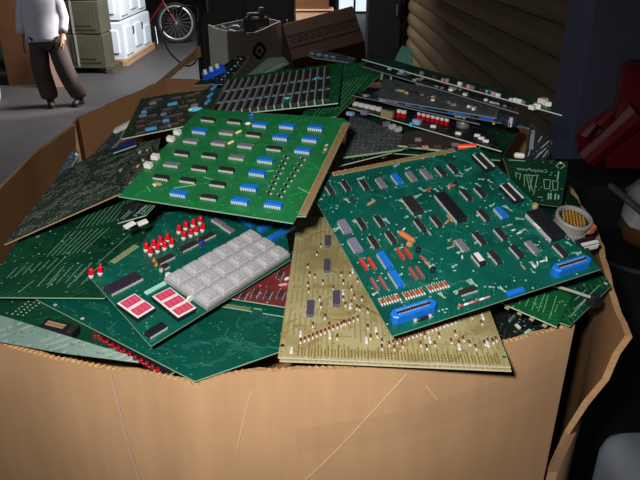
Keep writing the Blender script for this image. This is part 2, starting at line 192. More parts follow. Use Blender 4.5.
 'C': {'name': 'circuit_board','label': 'translucent tan circuit board hanging over the cardboard rim,with rows of tiny red diodes','group': None,'mat': 'pcb_tan','th': 1.8,'loc': [0.0791,0.7067,1.5727],'x': [0.9993,-0.0218,-0.0311],'n': [0.0299,-0.0499,0.9983],'out': [[-117.7,-164.5],[116.4,-166.1],[116.4,165.1],[-115.1,165.5]],'c': [['dip',-70.6,86.0,90,31,8,3.6,'chip_violet'],['dip',-70.8,20.0,90,31,8,3.6,'chip_violet'],['dip',-59.0,-54.6,90,31,8,3.6,'chip_violet'],['dip',-88.2,-77.7,90,31,8,3.6,'chip_violet'],['cdiode',-96.2,-136.6,90,11,2.4,'redbrown_part'],['cdiode',-92.1,-133.5,90,11,2.4,'redbrown_part'],['cdiode',-88.0,-130.3,90,11,2.4,'redbrown_part'],['cdiode',-83.8,-127.1,90,11,2.4,'redbrown_part'],['cdiode',-79.6,-123.9,90,11,2.4,'redbrown_part'],['cdiode',-75.3,-120.6,90,11,2.4,'redbrown_part'],['cdiode',-71.1,-117.3,90,11,2.4,'redbrown_part'],['cdiode',-66.7,-114.0,90,11,2.4,'redbrown_part'],['cdiode',-62.4,-110.6,90,11,2.4,'redbrown_part'],['cdiode',-58.0,-107.3,90,11,2.4,'redbrown_part'],['cdiode',-53.6,-103.9,90,11,2.4,'redbrown_part'],['cdiode',-49.1,-100.4,90,11,2.4,'redbrown_part'],['cdiode',-44.6,-97.0,90,11,2.4,'redbrown_part'],['cdiode',-40.1,-93.5,90,11,2.4,'redbrown_part'],['cdiode',-35.5,-90.0,90,11,2.4,'redbrown_part'],['cdiode',-3.6,-135.7,90,11,2.4,'redbrown_part'],['cdiode',0.6,-133.1,90,11,2.4,'redbrown_part'],['cdiode',4.9,-130.5,90,11,2.4,'redbrown_part'],['cdiode',9.2,-127.8,90,11,2.4,'redbrown_part'],['cdiode',13.5,-125.2,90,11,2.4,'redbrown_part'],['cdiode',17.9,-122.5,90,11,2.4,'redbrown_part'],['cdiode',22.3,-119.8,90,11,2.4,'redbrown_part'],['cdiode',26.7,-117.1,90,11,2.4,'redbrown_part'],['cdiode',31.2,-114.4,90,11,2.4,'redbrown_part'],['cdiode',35.6,-111.7,90,11,2.4,'redbrown_part'],['cdiode',40.2,-108.9,90,11,2.4,'redbrown_part'],['cdiode',44.7,-106.1,90,11,2.4,'redbrown_part'],['cdiode',49.3,-103.3,90,11,2.4,'redbrown_part'],['cdiode',53.9,-100.5,90,11,2.4,'redbrown_part'],['cdiode',58.5,-97.7,90,11,2.4,'redbrown_part'],['cdiode',63.2,-94.8,90,11,2.4,'redbrown_part'],['cdiode',67.9,-92.0,90,11,2.4,'redbrown_part'],['cdiode',72.6,-89.1,90,11,2.4,'redbrown_part'],['cdiode',-11.6,-141.7,90,12,2.4,'dark_glass'],['cdiode',1.0,-142.3,90,12,2.4,'redbrown_part'],['cdiode',10.5,-129.8,90,12,2.4,'redbrown_part'],['cdiode',29.3,-133.6,90,12,2.4,'redbrown_part'],['cdiode',35.1,-138.8,90,12,2.4,'dark_glass'],['cdiode',44.3,-132.6,90,12,2.4,'redbrown_part'],['cdiode',62.3,-126.5,90,12,2.4,'redbrown_part'],['cdiode',81.2,-128.8,90,12,2.4,'redbrown_part'],['cdiode',86.4,-135.6,90,12,2.4,'redbrown_part'],['cdiode',9.0,-122.7,90,12,2.4,'redbrown_part'],['cdiode',35.5,-117.3,90,12,2.4,'redbrown_part'],['cdiode',-93.1,-22.7,90,12,2.4,'redbrown_part'],['cdiode',-75.2,-16.7,90,12,2.4,'redbrown_part'],['cdiode',-85.4,-3.0,90,12,2.4,'redbrown_part'],['cdiode',-62.8,-29.7,90,12,2.4,'redbrown_part'],['cdiode',-41.6,-59.2,90,12,2.4,'redbrown_part'],['cdiode',-32.6,-71.2,90,12,2.4,'redbrown_part'],['cdiode',-58.0,-127.0,90,12,2.4,'dark_glass'],['cdiode',-84.5,-106.5,90,12,2.4,'redbrown_part'],['cdiode',-51.3,-100.4,90,12,2.4,'redbrown_part'],['cdiode',-66.8,-105.3,90,12,2.4,'redbrown_part'],['cdiode',-50.9,-51.2,90,12,2.4,'redbrown_part'],['cdiode',-48.7,-63.9,90,12,2.4,'redbrown_part'],['cdiode',-38.0,-45.9,90,12,2.4,'redbrown_part'],['cdiode',-35.8,-68.9,90,12,2.4,'redbrown_part'],['cdiode',-76.5,-68.3,90,12,2.4,'redbrown_part'],['cdiode',-78.2,-53.1,90,12,2.4,'redbrown_part'],['cdiode',-91.6,-36.3,90,12,2.4,'redbrown_part'],['cdiode',-71.5,-90.0,90,12,2.4,'redbrown_part'],['cdiode',-41.0,-28.2,90,12,2.4,'dark_glass'],['cdiode',-33.2,-8.9,90,12,2.4,'redbrown_part'],['cdiode',-41.9,5.1,90,12,2.4,'redbrown_part'],['cdiode',-79.7,77.0,90,12,2.4,'redbrown_part'],['cdiode',-84.5,54.1,90,12,2.4,'dark_glass'],['cdiode',-94.9,21.3,90,12,2.4,'redbrown_part'],['cdiode',-92.1,1.4,90,12,2.4,'redbrown_part'],['cdiode',-53.0,4.3,90,12,2.4,'redbrown_part'],['cdiode',-50.6,-14.9,90,12,2.4,'dark_glass'],['cdiode',-15.5,-120.6,90,12,2.4,'redbrown_part'],['cdiode',-11.0,-131.2,90,12,2.4,'redbrown_part'],['cdiode',-22.7,-124.7,90,12,2.4,'redbrown_part'],['cdiode',-23.6,-74.7,90,12,2.4,'redbrown_part'],['cdiode',-29.6,-49.7,90,12,2.4,'redbrown_part'],['cdiode',-24.9,-106.3,90,12,2.4,'dark_glass'],['cdiode',60.8,-93.0,90,12,2.4,'redbrown_part'],['cdiode',69.0,-111.5,90,12,2.4,'redbrown_part'],['cdiode',70.4,-129.5,90,12,2.4,'redbrown_part'],['cdiode',76.0,-122.0,90,12,2.4,'redbrown_part'],['cdiode',101.5,-124.0,90,12,2.4,'redbrown_part'],['cdiode',106.7,-123.6,90,12,2.4,'dark_glass'],['cdiode',111.0,-119.8,90,12,2.4,'redbrown_part'],['cdiode',97.2,-127.8,90,12,2.4,'dark_glass'],['cdiode',101.6,-90.3,90,12,2.4,'redbrown_part'],['cdiode',50.9,-116.3,90,12,2.4,'redbrown_part'],['cdiode',92.5,-79.0,90,12,2.4,'redbrown_part'],['cdiode',22.4,-118.2,90,12,2.4,'redbrown_part'],['cdiode',9.9,-136.9,90,12,2.4,'redbrown_part'],['tube',-104.5,-155.0,90,10,3.4,'white_plastic'],['tube',-65.7,-128.1,90,10,3.4,'white_plastic'],['tube',-38.8,9.6,90,10,3.4,'white_plastic'],['tube',-43.2,-70.0,90,10,3.4,'white_plastic'],['tube',-16.1,-113.8,90,10,3.4,'white_plastic'],['tube',39.7,-128.5,90,10,3.4,'white_plastic'],['tube',68.8,-138.6,90,10,3.4,'white_plastic'],['tube',-96.7,-126.5,90,10,3.4,'white_plastic'],['tube',-27.3,-132.8,90,10,3.4,'white_plastic'],['tube',104.7,-81.2,90,10,3.4,'white_plastic'],['tube',99.8,-131.7,90,10,3.4,'white_plastic'],['tube',-50.8,-41.3,90,10,3.4,'white_plastic'],['hole',-114.6,-145.2,0,4.5,'hole_dark'],['hole',113.0,-150.2,0,4.5,'pcb_bright'],['rim',0,'tan_white'],['fingers_tan'],['runs',90,0.9,'trace_tan',9,40]]},
 'C2': {'name': 'circuit_board','label': 'second tan circuit board lying directly beneath the one with red diodes','group': None,'mat': 'pcb_tan','th': 1.8,'loc': [0.0802,0.7025,1.5685],'x': [0.9993,-0.022,-0.0311],'n': [0.0299,-0.0499,0.9983],'out': [[-117.4,-160.6],[116.2,-162.2],[115.6,161.3],[-114.5,161.5]],'c': [['rim',0,'tan_white']]},
 'D': {'name': 'circuit_board','label': 'green keypad circuit board with pale grey keys and red display windows','group': None,'mat': 'pcb_teal','th': 1.6,'loc': [-0.1779,0.7073,1.6086],'x': [0.5895,0.8074,0.026],'n': [0.1894,-0.1695,0.9672],'out': [[-124.3,-103.5],[102.2,-103.5],[160.5,-43.8],[114.6,41.5],[47.9,66.6],[-30.1,28.7],[-24.8,38.6],[-71.3,29.6],[-71.9,25.4],[-102.8,20.4]],'c': [['keypad',[-42.6,-39.5],[-50.6,-101.5],[94.5,-101.5],[110.5,-32.1]],['led',-26.9,9.2,0,'red_led'],['led',-16.4,8.5,0,'red_led'],['led',-6.5,7.5,0,'red_led'],['led',4.1,7.0,0,'red_led'],['led',-25.5,18.7,0,'red_led'],['led',-14.7,17.8,0,'red_led'],['led',-4.5,17.6,0,'red_led'],['led',6.2,17.2,0,'red_led'],['led',26.0,9.2,0,'red_led'],['led',36.8,7.9,0,'red_led'],['led',45.7,7.2,0,'red_led'],['led',56.3,7.3,0,'red_led'],['led',30.0,22.2,0,'red_led'],['led',41.8,22.5,0,'red_led'],['led',53.9,21.7,0,'red_led'],['led',65.3,20.5,0,'red_led'],['led',-102.7,18.7,0,'red_led'],['led',-92.6,16.4,0,'red_led'],['display',[-109.4,-37.6],[-116.7,-69.5],[-91.8,-68.3],[-85.4,-37.1],2],['display',[-74.6,-51.1],[-85.5,-96.9],[-58.3,-95.6],[-50.4,-54.9],3],['dip2',-84.5,-13.0,0,43.5,13.5,4.5,'chip_label'],['dip2',-107.3,-91.2,0,23.3,9,4,'chip_black'],['slab2',-62.0,-39.8,0,28.6,5,2,'mint_part','resistor_network'],['disc',-49.4,-80.1,0,9,'white_plastic'],['can',-54.8,-95.4,0,4,1,'gold_part'],['disc',33.2,-15.6,0,9,'cap_indigo'],['can',-37.7,-33.3,0,7,5,'white_plastic'],['tube',-30.7,-1.5,40,6,4,'orange_part'],['tube',-34.3,-9.5,40,5,4,'gold_part'],['can',-37.0,-20.7,0,5,4,'metal'],['dip2',-18.9,-8.3,0,22.8,7,3.5,'chip_dark'],['dip2',19.5,-6.8,0,26.0,7,3.5,'chip_dark'],['dip2',51.2,-6.2,0,24.8,7,3.5,'chip_dark'],['dip2',-28.8,-18.2,0,8.5,7,3.5,'chip_dark'],['dip2',86.2,7.4,-90,19.3,7,3.5,'chip_grey'],['dip2',85.2,-10.1,-90,17.3,7,3.5,'chip_grey'],['slab2',125.7,-38.2,0,21.1,8,6,'chip_blue','capacitor'],['slab2',121.4,-60.5,0,24.3,8,6,'chip_blue','capacitor'],['slab2',148.0,-59.5,0,24.4,8,6,'chip_blue','capacitor'],['slab2',117.0,-13.2,-90,25.0,8,6,'chip_blue','capacitor'],['runs',60,0.5,'trace_deep',12,24,'trace_teal'],['fingers_edge',[-24.8,38.6],[-71.3,29.6],2.6,8]]},
 'E': {'name': 'circuit_board','label': 'large teal circuit board,solder side up,lying under the keypad board','group': None,'mat': 'pcb_teal','th': 1.6,'loc': [-0.1608,0.6841,1.5552],'x': [0.8056,0.5905,-0.0483],'n': [0.0599,0.0,0.9982],'out': [[-63.4,-149.4],[110.6,-150.7],[116.3,47.9],[-2.8,139.1],[-160.6,113.0]],'c': [['runs',95,0.4,'trace_teal',11,26],['hole',-136.3,63.7,0,4.5,'solder'],['hole',-119.4,19.2,0,4.5,'solder'],['traces',1.2,'trace_teal',[-129.5,59.0,-126.2,50.1],[-124.2,46.8,-121.6,35.8],[-103.1,36.5,-98.1,28.7],[-94.5,21.2,-89.9,8.3],[-103.2,-11.7,-102.1,-15.5],[-100.0,-21.1,-99.0,-24.8],[-96.9,-30.4,-95.9,-34.0],[-93.9,-39.5,-92.9,-43.1],[-90.8,-48.5,-89.9,-52.1],[-87.9,-57.4,-86.9,-60.9],[-84.9,-66.2,-84.0,-69.6],[-82.0,-74.8,-81.1,-78.2],[-79.1,-83.4,-78.2,-86.7],[-76.3,-91.8,-75.4,-95.1]],['traces',0.8,'trace_teal',[12.4,-71.9,11.9,-76.5],[-60.2,-113.0,-55.5,-112.6],[14.1,-120.6,19.4,-120.2],[35.4,-90.8,34.7,-95.3],[-9.7,-128.4,-4.7,-128.0],[-19.3,-58.0,-16.0,-57.6],[-21.6,-105.9,-22.0,-110.1],[-42.1,-99.2,-42.3,-103.4],[20.4,-85.6,23.8,-85.2],[-61.5,-121.2,-58.6,-121.0],[-42.6,-62.4,-37.5,-61.7],[26.1,-108.9,27.0,-109.4],[-0.2,-104.1,-0.7,-108.4],[-47.4,-131.7,-42.7,-131.4],[-3.5,-89.5,-4.0,-93.9],[6.7,-111.9,6.1,-116.1],[-51.2,-81.3,-50.3,-81.8],[40.9,-115.4,41.9,-116.0],[-39.5,-115.4,-39.8,-119.4],[-47.7,-86.7,-44.6,-86.3],[-34.8,-104.3,-35.2,-108.4],[1.5,-95.7,0.9,-100.0],[-14.1,-126.0,-9.1,-125.6],[-3.2,-71.2,2.2,-70.6],[-0.0,-71.0,5.4,-70.4],[-45.2,-93.8,-45.5,-98.0],[48.0,-97.4,47.2,-101.9],[11.2,-96.2,16.6,-95.6],[-14.3,-129.3,-9.3,-128.9],[53.2,-110.3,52.4,-114.6],[-61.7,-118.0,-60.8,-118.5],[-59.9,-76.1,-59.0,-76.6],[-9.1,-94.5,-8.2,-95.1],[-41.5,-61.9,-41.8,-66.4],[-34.2,-97.3,-31.1,-97.0],[46.7,-109.5,52.3,-109.0],[-56.6,-83.7,-53.5,-83.3],[31.1,-132.9,34.5,-132.6],[30.8,-97.1,31.8,-97.6]]]},
 'F2': {'name': 'circuit_board','label': 'green circuit board with a comb of contacts peeking out under the red-brown board','group': None,'mat': 'pcb_teal','th': 1.6,'loc': [-0.0643,0.6924,1.555],'x': [0.9768,-0.203,-0.0688],'n': [0.0598,-0.0498,0.997],'out': [[-46.1,-37.6],[-8.2,-37.0],[-7.8,-30.2],[1.8,-29.5],[5.3,-37.2],[61.5,-36.1],[41.8,100.9],[-48.3,106.7]],'c': [['fingers_edge',[-46.1,-37.6],[-8.2,-37.0],2.4,6]]},
 'F': {'name': 'circuit_board','label': 'red-brown circuit board wedged between the keypad board and the tan board','group': None,'mat': 'pcb_red','th': 1.6,'loc': [-0.0477,0.7162,1.5697],'x': [0.9785,-0.1947,-0.0684],'n': [0.0598,-0.0498,0.997],'out': [[-50.0,-66.5],[50.4,-65.9],[32.7,66.5],[-33.1,65.9]],'c': [['dip',-30.9,-59.6,90,17,6,3.4,'chip_maroon'],['dip',-18.8,-50.6,90,17,6,3.4,'chip_maroon'],['dip',-3.8,-49.7,90,17,6,3.4,'chip_maroon'],['dip',10.6,-45.3,90,17,6,3.4,'chip_maroon'],['dip',-2.0,-0.3,90,17,6,3.4,'chip_maroon'],['tube',7.7,-22.6,30,10,4,'pink_part'],['tube',8.6,-7.8,60,6,4,'white_plastic']]},
 'G': {'name': 'circuit_board','label': 'dark green solder-side board with pale diagonal traces beside the keypad board','group': None,'mat': 'pcb_dark','th': 1.6,'loc': [-0.2875,0.8008,1.589],'x': [0.9999,-0.0162,-0.0015],'n': [0.0,-0.0896,0.996],'out': [[-106.9,-149.9],[41.3,-149.5],[46.3,-131.1],[87.2,56.3],[118.5,175.8],[-70.6,136.1],[-115.8,62.3]],'c': [['traces',0.9,'trace_pale',[-59.2,-59.6,-52.1,5.7],[-53.4,-58.0,-45.1,7.6],[-47.6,-56.4,-38.0,9.4],[-41.8,-54.8,-30.9,11.3],[-35.9,-53.1,-23.8,13.2],[-30.1,-51.5,-16.6,15.1],[-24.2,-49.8,-9.5,17.0],[-18.3,-48.2,-2.3,18.9],[-46.6,14.6,-42.5,75.7],[-40.7,17.3,-36.1,78.8],[-34.7,20.1,-29.8,81.9],[-28.6,22.9,-23.4,85.0],[-22.6,25.7,-16.9,88.2],[-16.5,28.5,-10.4,91.3],[-10.4,31.4,-3.9,94.5],[-4.2,34.2,2.6,97.7],[2.0,37.1,9.2,100.9],[-30.4,80.9,-18.6,128.2],[-25.3,84.0,-14.7,131.5],[-20.3,87.1,-10.9,134.9],[-15.2,90.2,-7.0,138.3],[-10.1,93.4,-3.1,141.7],[-5.0,96.6,0.9,145.1],[0.2,99.7,4.8,148.6],[-88.9,-110.7,-86.1,-86.1],[-80.9,-106.5,-77.8,-81.6],[-72.8,-102.2,-69.4,-77.1],[-64.6,-97.8,-61.0,-72.5],[-56.3,-93.5,-52.5,-67.9],[-48.0,-89.1,-43.9,-63.2],[-39.5,-84.6,-35.2,-58.5],[-44.7,-126.8,-39.6,-85.3],[-34.6,-124.0,-29.1,-82.3],[-24.4,-121.2,-18.4,-79.2],[-14.2,-118.3,-7.7,-76.1],[-4.0,-115.5,3.0,-72.9],[-8.4,-129.5,-1.0,-84.7],[6.0,-122.7,14.7,-78.6],[10.3,-77.2,31.9,2.7],[31.9,2.7,46.5,29.6],[69.7,-13.6,81.7,48.7],[55.2,-5.4,66.1,39.1],[-61.4,-140.1,-53.7,-113.6],[-32.3,-129.9,-28.7,-99.4]],['traces',1.8,'solder',[22.5,-1.7,23.1,0.9],[26.6,11.4,27.1,14.0],[30.7,24.8,31.3,27.5],[35.0,38.6,35.6,41.4],[39.4,52.7,40.0,55.6],[43.9,67.2,44.6,70.2],[48.5,82.2,49.2,85.2],[53.3,97.5,54.0,100.6],[58.2,113.3,58.9,116.5],[63.2,129.5,64.0,132.8],[68.4,146.2,69.2,149.6],[14.5,-77.9,15.0,-75.7],[49.5,-79.1,50.1,-76.9],[-14.5,-76.3,-14.1,-74.1],[-84.6,20.4,-84.3,23.1],[13.8,-26.5,14.3,-24.0],[55.4,-86.2,55.9,-84.0],[-91.9,-11.6,-91.6,-9.0],[-35.8,-61.7,-35.4,-59.4],[-72.1,-54.2,-71.8,-51.8],[-7.8,-50.4,-7.4,-48.1],[-90.4,-8.9,-90.2,-6.4],[-113.8,-21.4,-113.6,-18.9],[-7.3,-105.9,-6.9,-103.8],[-53.5,-21.9,-53.1,-19.4],[-29.6,-123.9,-29.2,-121.9],[-79.7,4.6,-79.4,7.3]]]},
 'I': {'name': 'circuit_board','label': 'small black card with white-lined traces poking out under the bright green board','group': None,'mat': 'pcb_black','th': 1.6,'loc': [-0.2199,0.7298,1.6546],'x': [0.8926,0.4366,0.1125],'n': [0.0,-0.2496,0.9684],'out': [[-29.1,-17.1],[5.0,-16.8],[20.1,-1.8],[19.8,19.5],[-15.8,16.3]],'c': [['traces',0.9,'trace_pale',[-9.0,-12.6,10.3,2.4],[-3.5,-9.3,11.5,1.8],[0.0,-11.0,15.3,1.1],[2.9,-15.0,18.0,-1.5],[-24.2,-10.9,-10.3,0.3],[-21.6,-13.4,-8.3,-2.0]],['slab2',-16.6,-20.3,21.7,14.1,6,3,'white_plastic','white_clip'],['slab2',-1.7,-22.5,11.0,12.0,6,3,'white_plastic','white_clip']]},
 'H': {'name': 'circuit_board','label': 'long dark olive board with a tan front edge leaning against the cardboard side','group': None,'mat': 'pcb_olive','th': 1.6,'loc': [-0.318,0.9022,1.6376],'x': [0.8654,0.4023,0.2987],'n': [-0.3006,-0.0601,0.9519],'out': [[-144.6,-115.1],[21.0,-120.2],[60.0,-94.0],[104.5,65.6],[13.4,146.7],[-54.2,117.0]],'c': [['traces',0.9,'trace_grey',[-130.3,-114.9,-123.1,-98.7],[-121.9,-61.0,-114.1,-42.8],[-112.5,5.2,-104.0,26.1],[-121.0,-110.6,-113.6,-94.1],[-110.9,-59.4,-102.8,-41.0],[-100.9,4.2,-92.0,25.3],[-111.4,-109.9,-103.8,-93.4],[-100.5,-56.8,-92.2,-38.3],[-91.2,7.2,-82.2,28.4],[-100.3,-113.2,-92.5,-96.8],[-91.5,-54.4,-83.0,-35.7],[-80.0,3.0,-70.7,24.1],[-91.7,-109.8,-83.6,-93.2],[-81.3,-53.0,-72.5,-34.2],[-68.4,4.2,-58.8,25.4],[-81.8,-110.6,-73.5,-94.0],[-69.0,-57.0,-60.0,-38.3],[-57.3,8.2,-47.4,29.6],[-71.2,-107.7,-62.7,-90.9],[-58.3,-52.7,-48.9,-33.7],[-46.8,9.6,-36.6,31.1],[-61.4,-106.7,-52.7,-89.8],[-47.6,-52.9,-38.0,-34.0],[-34.7,14.7,-24.2,36.5],[-49.4,-107.2,-40.4,-90.3],[-37.4,-54.5,-27.6,-35.5],[-22.7,8.5,-11.9,30.2],[-39.4,-108.3,-30.1,-91.3],[-27.7,-50.7,-17.7,-31.5],[-12.0,13.4,-0.9,35.3],[-30.8,-107.3,-21.3,-90.4],[-16.3,-45.5,-5.9,-26.0],[1.5,8.3,12.9,30.0],[-20.0,-104.3,-10.2,-87.1],[-5.8,-51.0,4.8,-31.7],[13.0,16.9,24.8,39.1],[-7.9,-106.5,2.1,-89.4],[7.1,-52.3,18.0,-33.0],[25.0,19.3,37.1,41.6]],['traces',2,'solder',[-83.0,-98.9,-82.0,-99.2],[-78.9,-98.7,-77.9,-99.1],[-74.8,-98.6,-73.8,-99.0],[-70.8,-98.5,-69.8,-98.8],[-66.7,-98.4,-65.7,-98.7],[-62.6,-98.2,-61.6,-98.6],[0.6,4.2,1.7,3.8],[4.4,3.7,5.5,3.3],[8.3,3.2,9.4,2.8],[12.1,2.7,13.2,2.3],[15.9,2.2,17.0,1.8],[2.5,70.9,3.6,70.4],[6.2,71.0,7.4,70.5],[9.9,71.1,11.1,70.7],[13.6,71.2,14.8,70.8],[17.4,71.4,18.5,70.9],[21.1,71.5,22.3,71.0]],['tube',21.2,-106.6,60,7,4,'chip_maroon'],['tube',28.8,-103.4,60,7,4,'pink_part'],['tube',37.3,-95.8,60,7,4,'chip_black'],['tube',45.9,-88.1,60,7,4,'chip_maroon'],['tube',55.5,-75.7,60,7,4,'pink_part'],['tube',49.7,-40.3,60,7,4,'pink_part'],['tube',65.6,-37.5,60,7,4,'chip_maroon'],['tube',72.9,-31.4,60,7,4,'pink_part'],['tube',34.9,-56.8,60,7,4,'chip_black'],['tube',51.9,9.3,90,8,4,'chip_dark'],['tube',64.7,27.5,60,8,4,'metal'],['tube',75.0,21.7,90,8,4,'tan_part'],['tube',40.3,-3.2,60,8,4,'chip_black'],['tube',84.1,26.1,60,8,4,'chip_dark'],['tube',60.7,-21.6,90,8,4,'metal'],['tube',26.4,-23.1,60,8,4,'tan_part'],['rim',0,'tan_edge'],['runs',200,0.7,'trace_olive',13,22,'trace_grey']]},
 'J': {'name': 'circuit_board','label': 'board packed with brown and blue chips beside the torn cardboard flap','group': None,'mat': 'pcb_olive','th': 1.6,'loc': [-0.2524,1.1012,1.6904],'x': [0.9792,0.0939,0.1799],'n': [-0.1598,-0.1898,0.9687],'out': [[-77.4,-87.5],[62.4,-88.0],[87.1,41.6],[-11.3,65.7],[-60.7,68.2]],'c': [['dip0',1.2,9.7,0,17.5,6.5,4,'chip_blue_pale'],['dip0',-29.3,-76.6,0,20.0,6.5,4,'chip_blue_pale'],['dip0',-22.4,-52.0,0,17.5,6.5,4,'chip_brown'],['dip0',-47.4,-57.1,0,15.0,6.5,4,'chip_brown'],['dip0',-28.3,43.2,0,20.0,6.5,4,'chip_brown'],['dip0',7.5,34.6,0,17.5,6.5,4,'chip_brown'],['dip0',-41.2,14.1,0,17.5,6.5,4,'chip_brown'],['dip0',-7.1,-8.7,0,17.5,6.5,4,'chip_brown'],['dip0',21.3,-10.9,0,17.5,6.5,4,'chip_brown'],['dip0',-48.0,-14.9,0,12.5,6.5,4,'chip_grey'],['dip0',-30.3,-23.5,0,15.0,6.5,4,'chip_brown'],['dip0',0.6,-41.4,0,17.5,6.5,4,'chip_brown'],['dip0',15.3,-39.8,0,15.0,6.5,4,'chip_brown'],['dip0',-49.5,-36.3,0,12.5,6.5,4,'chip_brown'],['dip0',-5.7,-55.8,0,11.25,6.5,4,'chip_blue_pale'],['dip0',10.0,-76.1,0,15.0,6.5,4,'chip_brown'],['dip0',20.3,-66.7,0,12.5,6.5,4,'chip_brown'],['dip0',-7.6,-80.2,0,15.0,6.5,4,'chip_brown'],['dip0',-44.8,-83.2,0,15.0,6.5,4,'chip_brown'],['dip0',-35.1,32.1,0,12.5,6.5,4,'chip_grey'],['dip0',30.9,32.3,0,17.5,6.5,4,'chip_brown'],['dip0',42.5,36.3,0,15.0,6.5,4,'chip_brown'],['dip0',35.7,7.3,0,15.0,6.5,4,'chip_brown'],['dip0',-11.5,-26.6,0,10.0,6.5,4,'chip_grey'],['dip0',40.3,-15.9,0,12.5,6.5,4,'chip_grey'],['dip0',-47.6,0.5,0,8.75,6.5,4,'chip_blue_pale'],['dip0',-2.3,-78.6,0,12.5,6.5,4,'chip_grey'],['tube',45.0,-38.9,5,16,6,'cyan_part'],['tube',39.3,-34.2,5,16,6,'mint_part'],['tube',63.1,-15.8,60,16,6,'chip_blue_pale'],['tube',67.2,10.9,60,16,6,'chip_blue_pale'],['tube',73.1,42.9,60,16,6,'chip_blue_pale'],['rim',0,'white_edge']]},
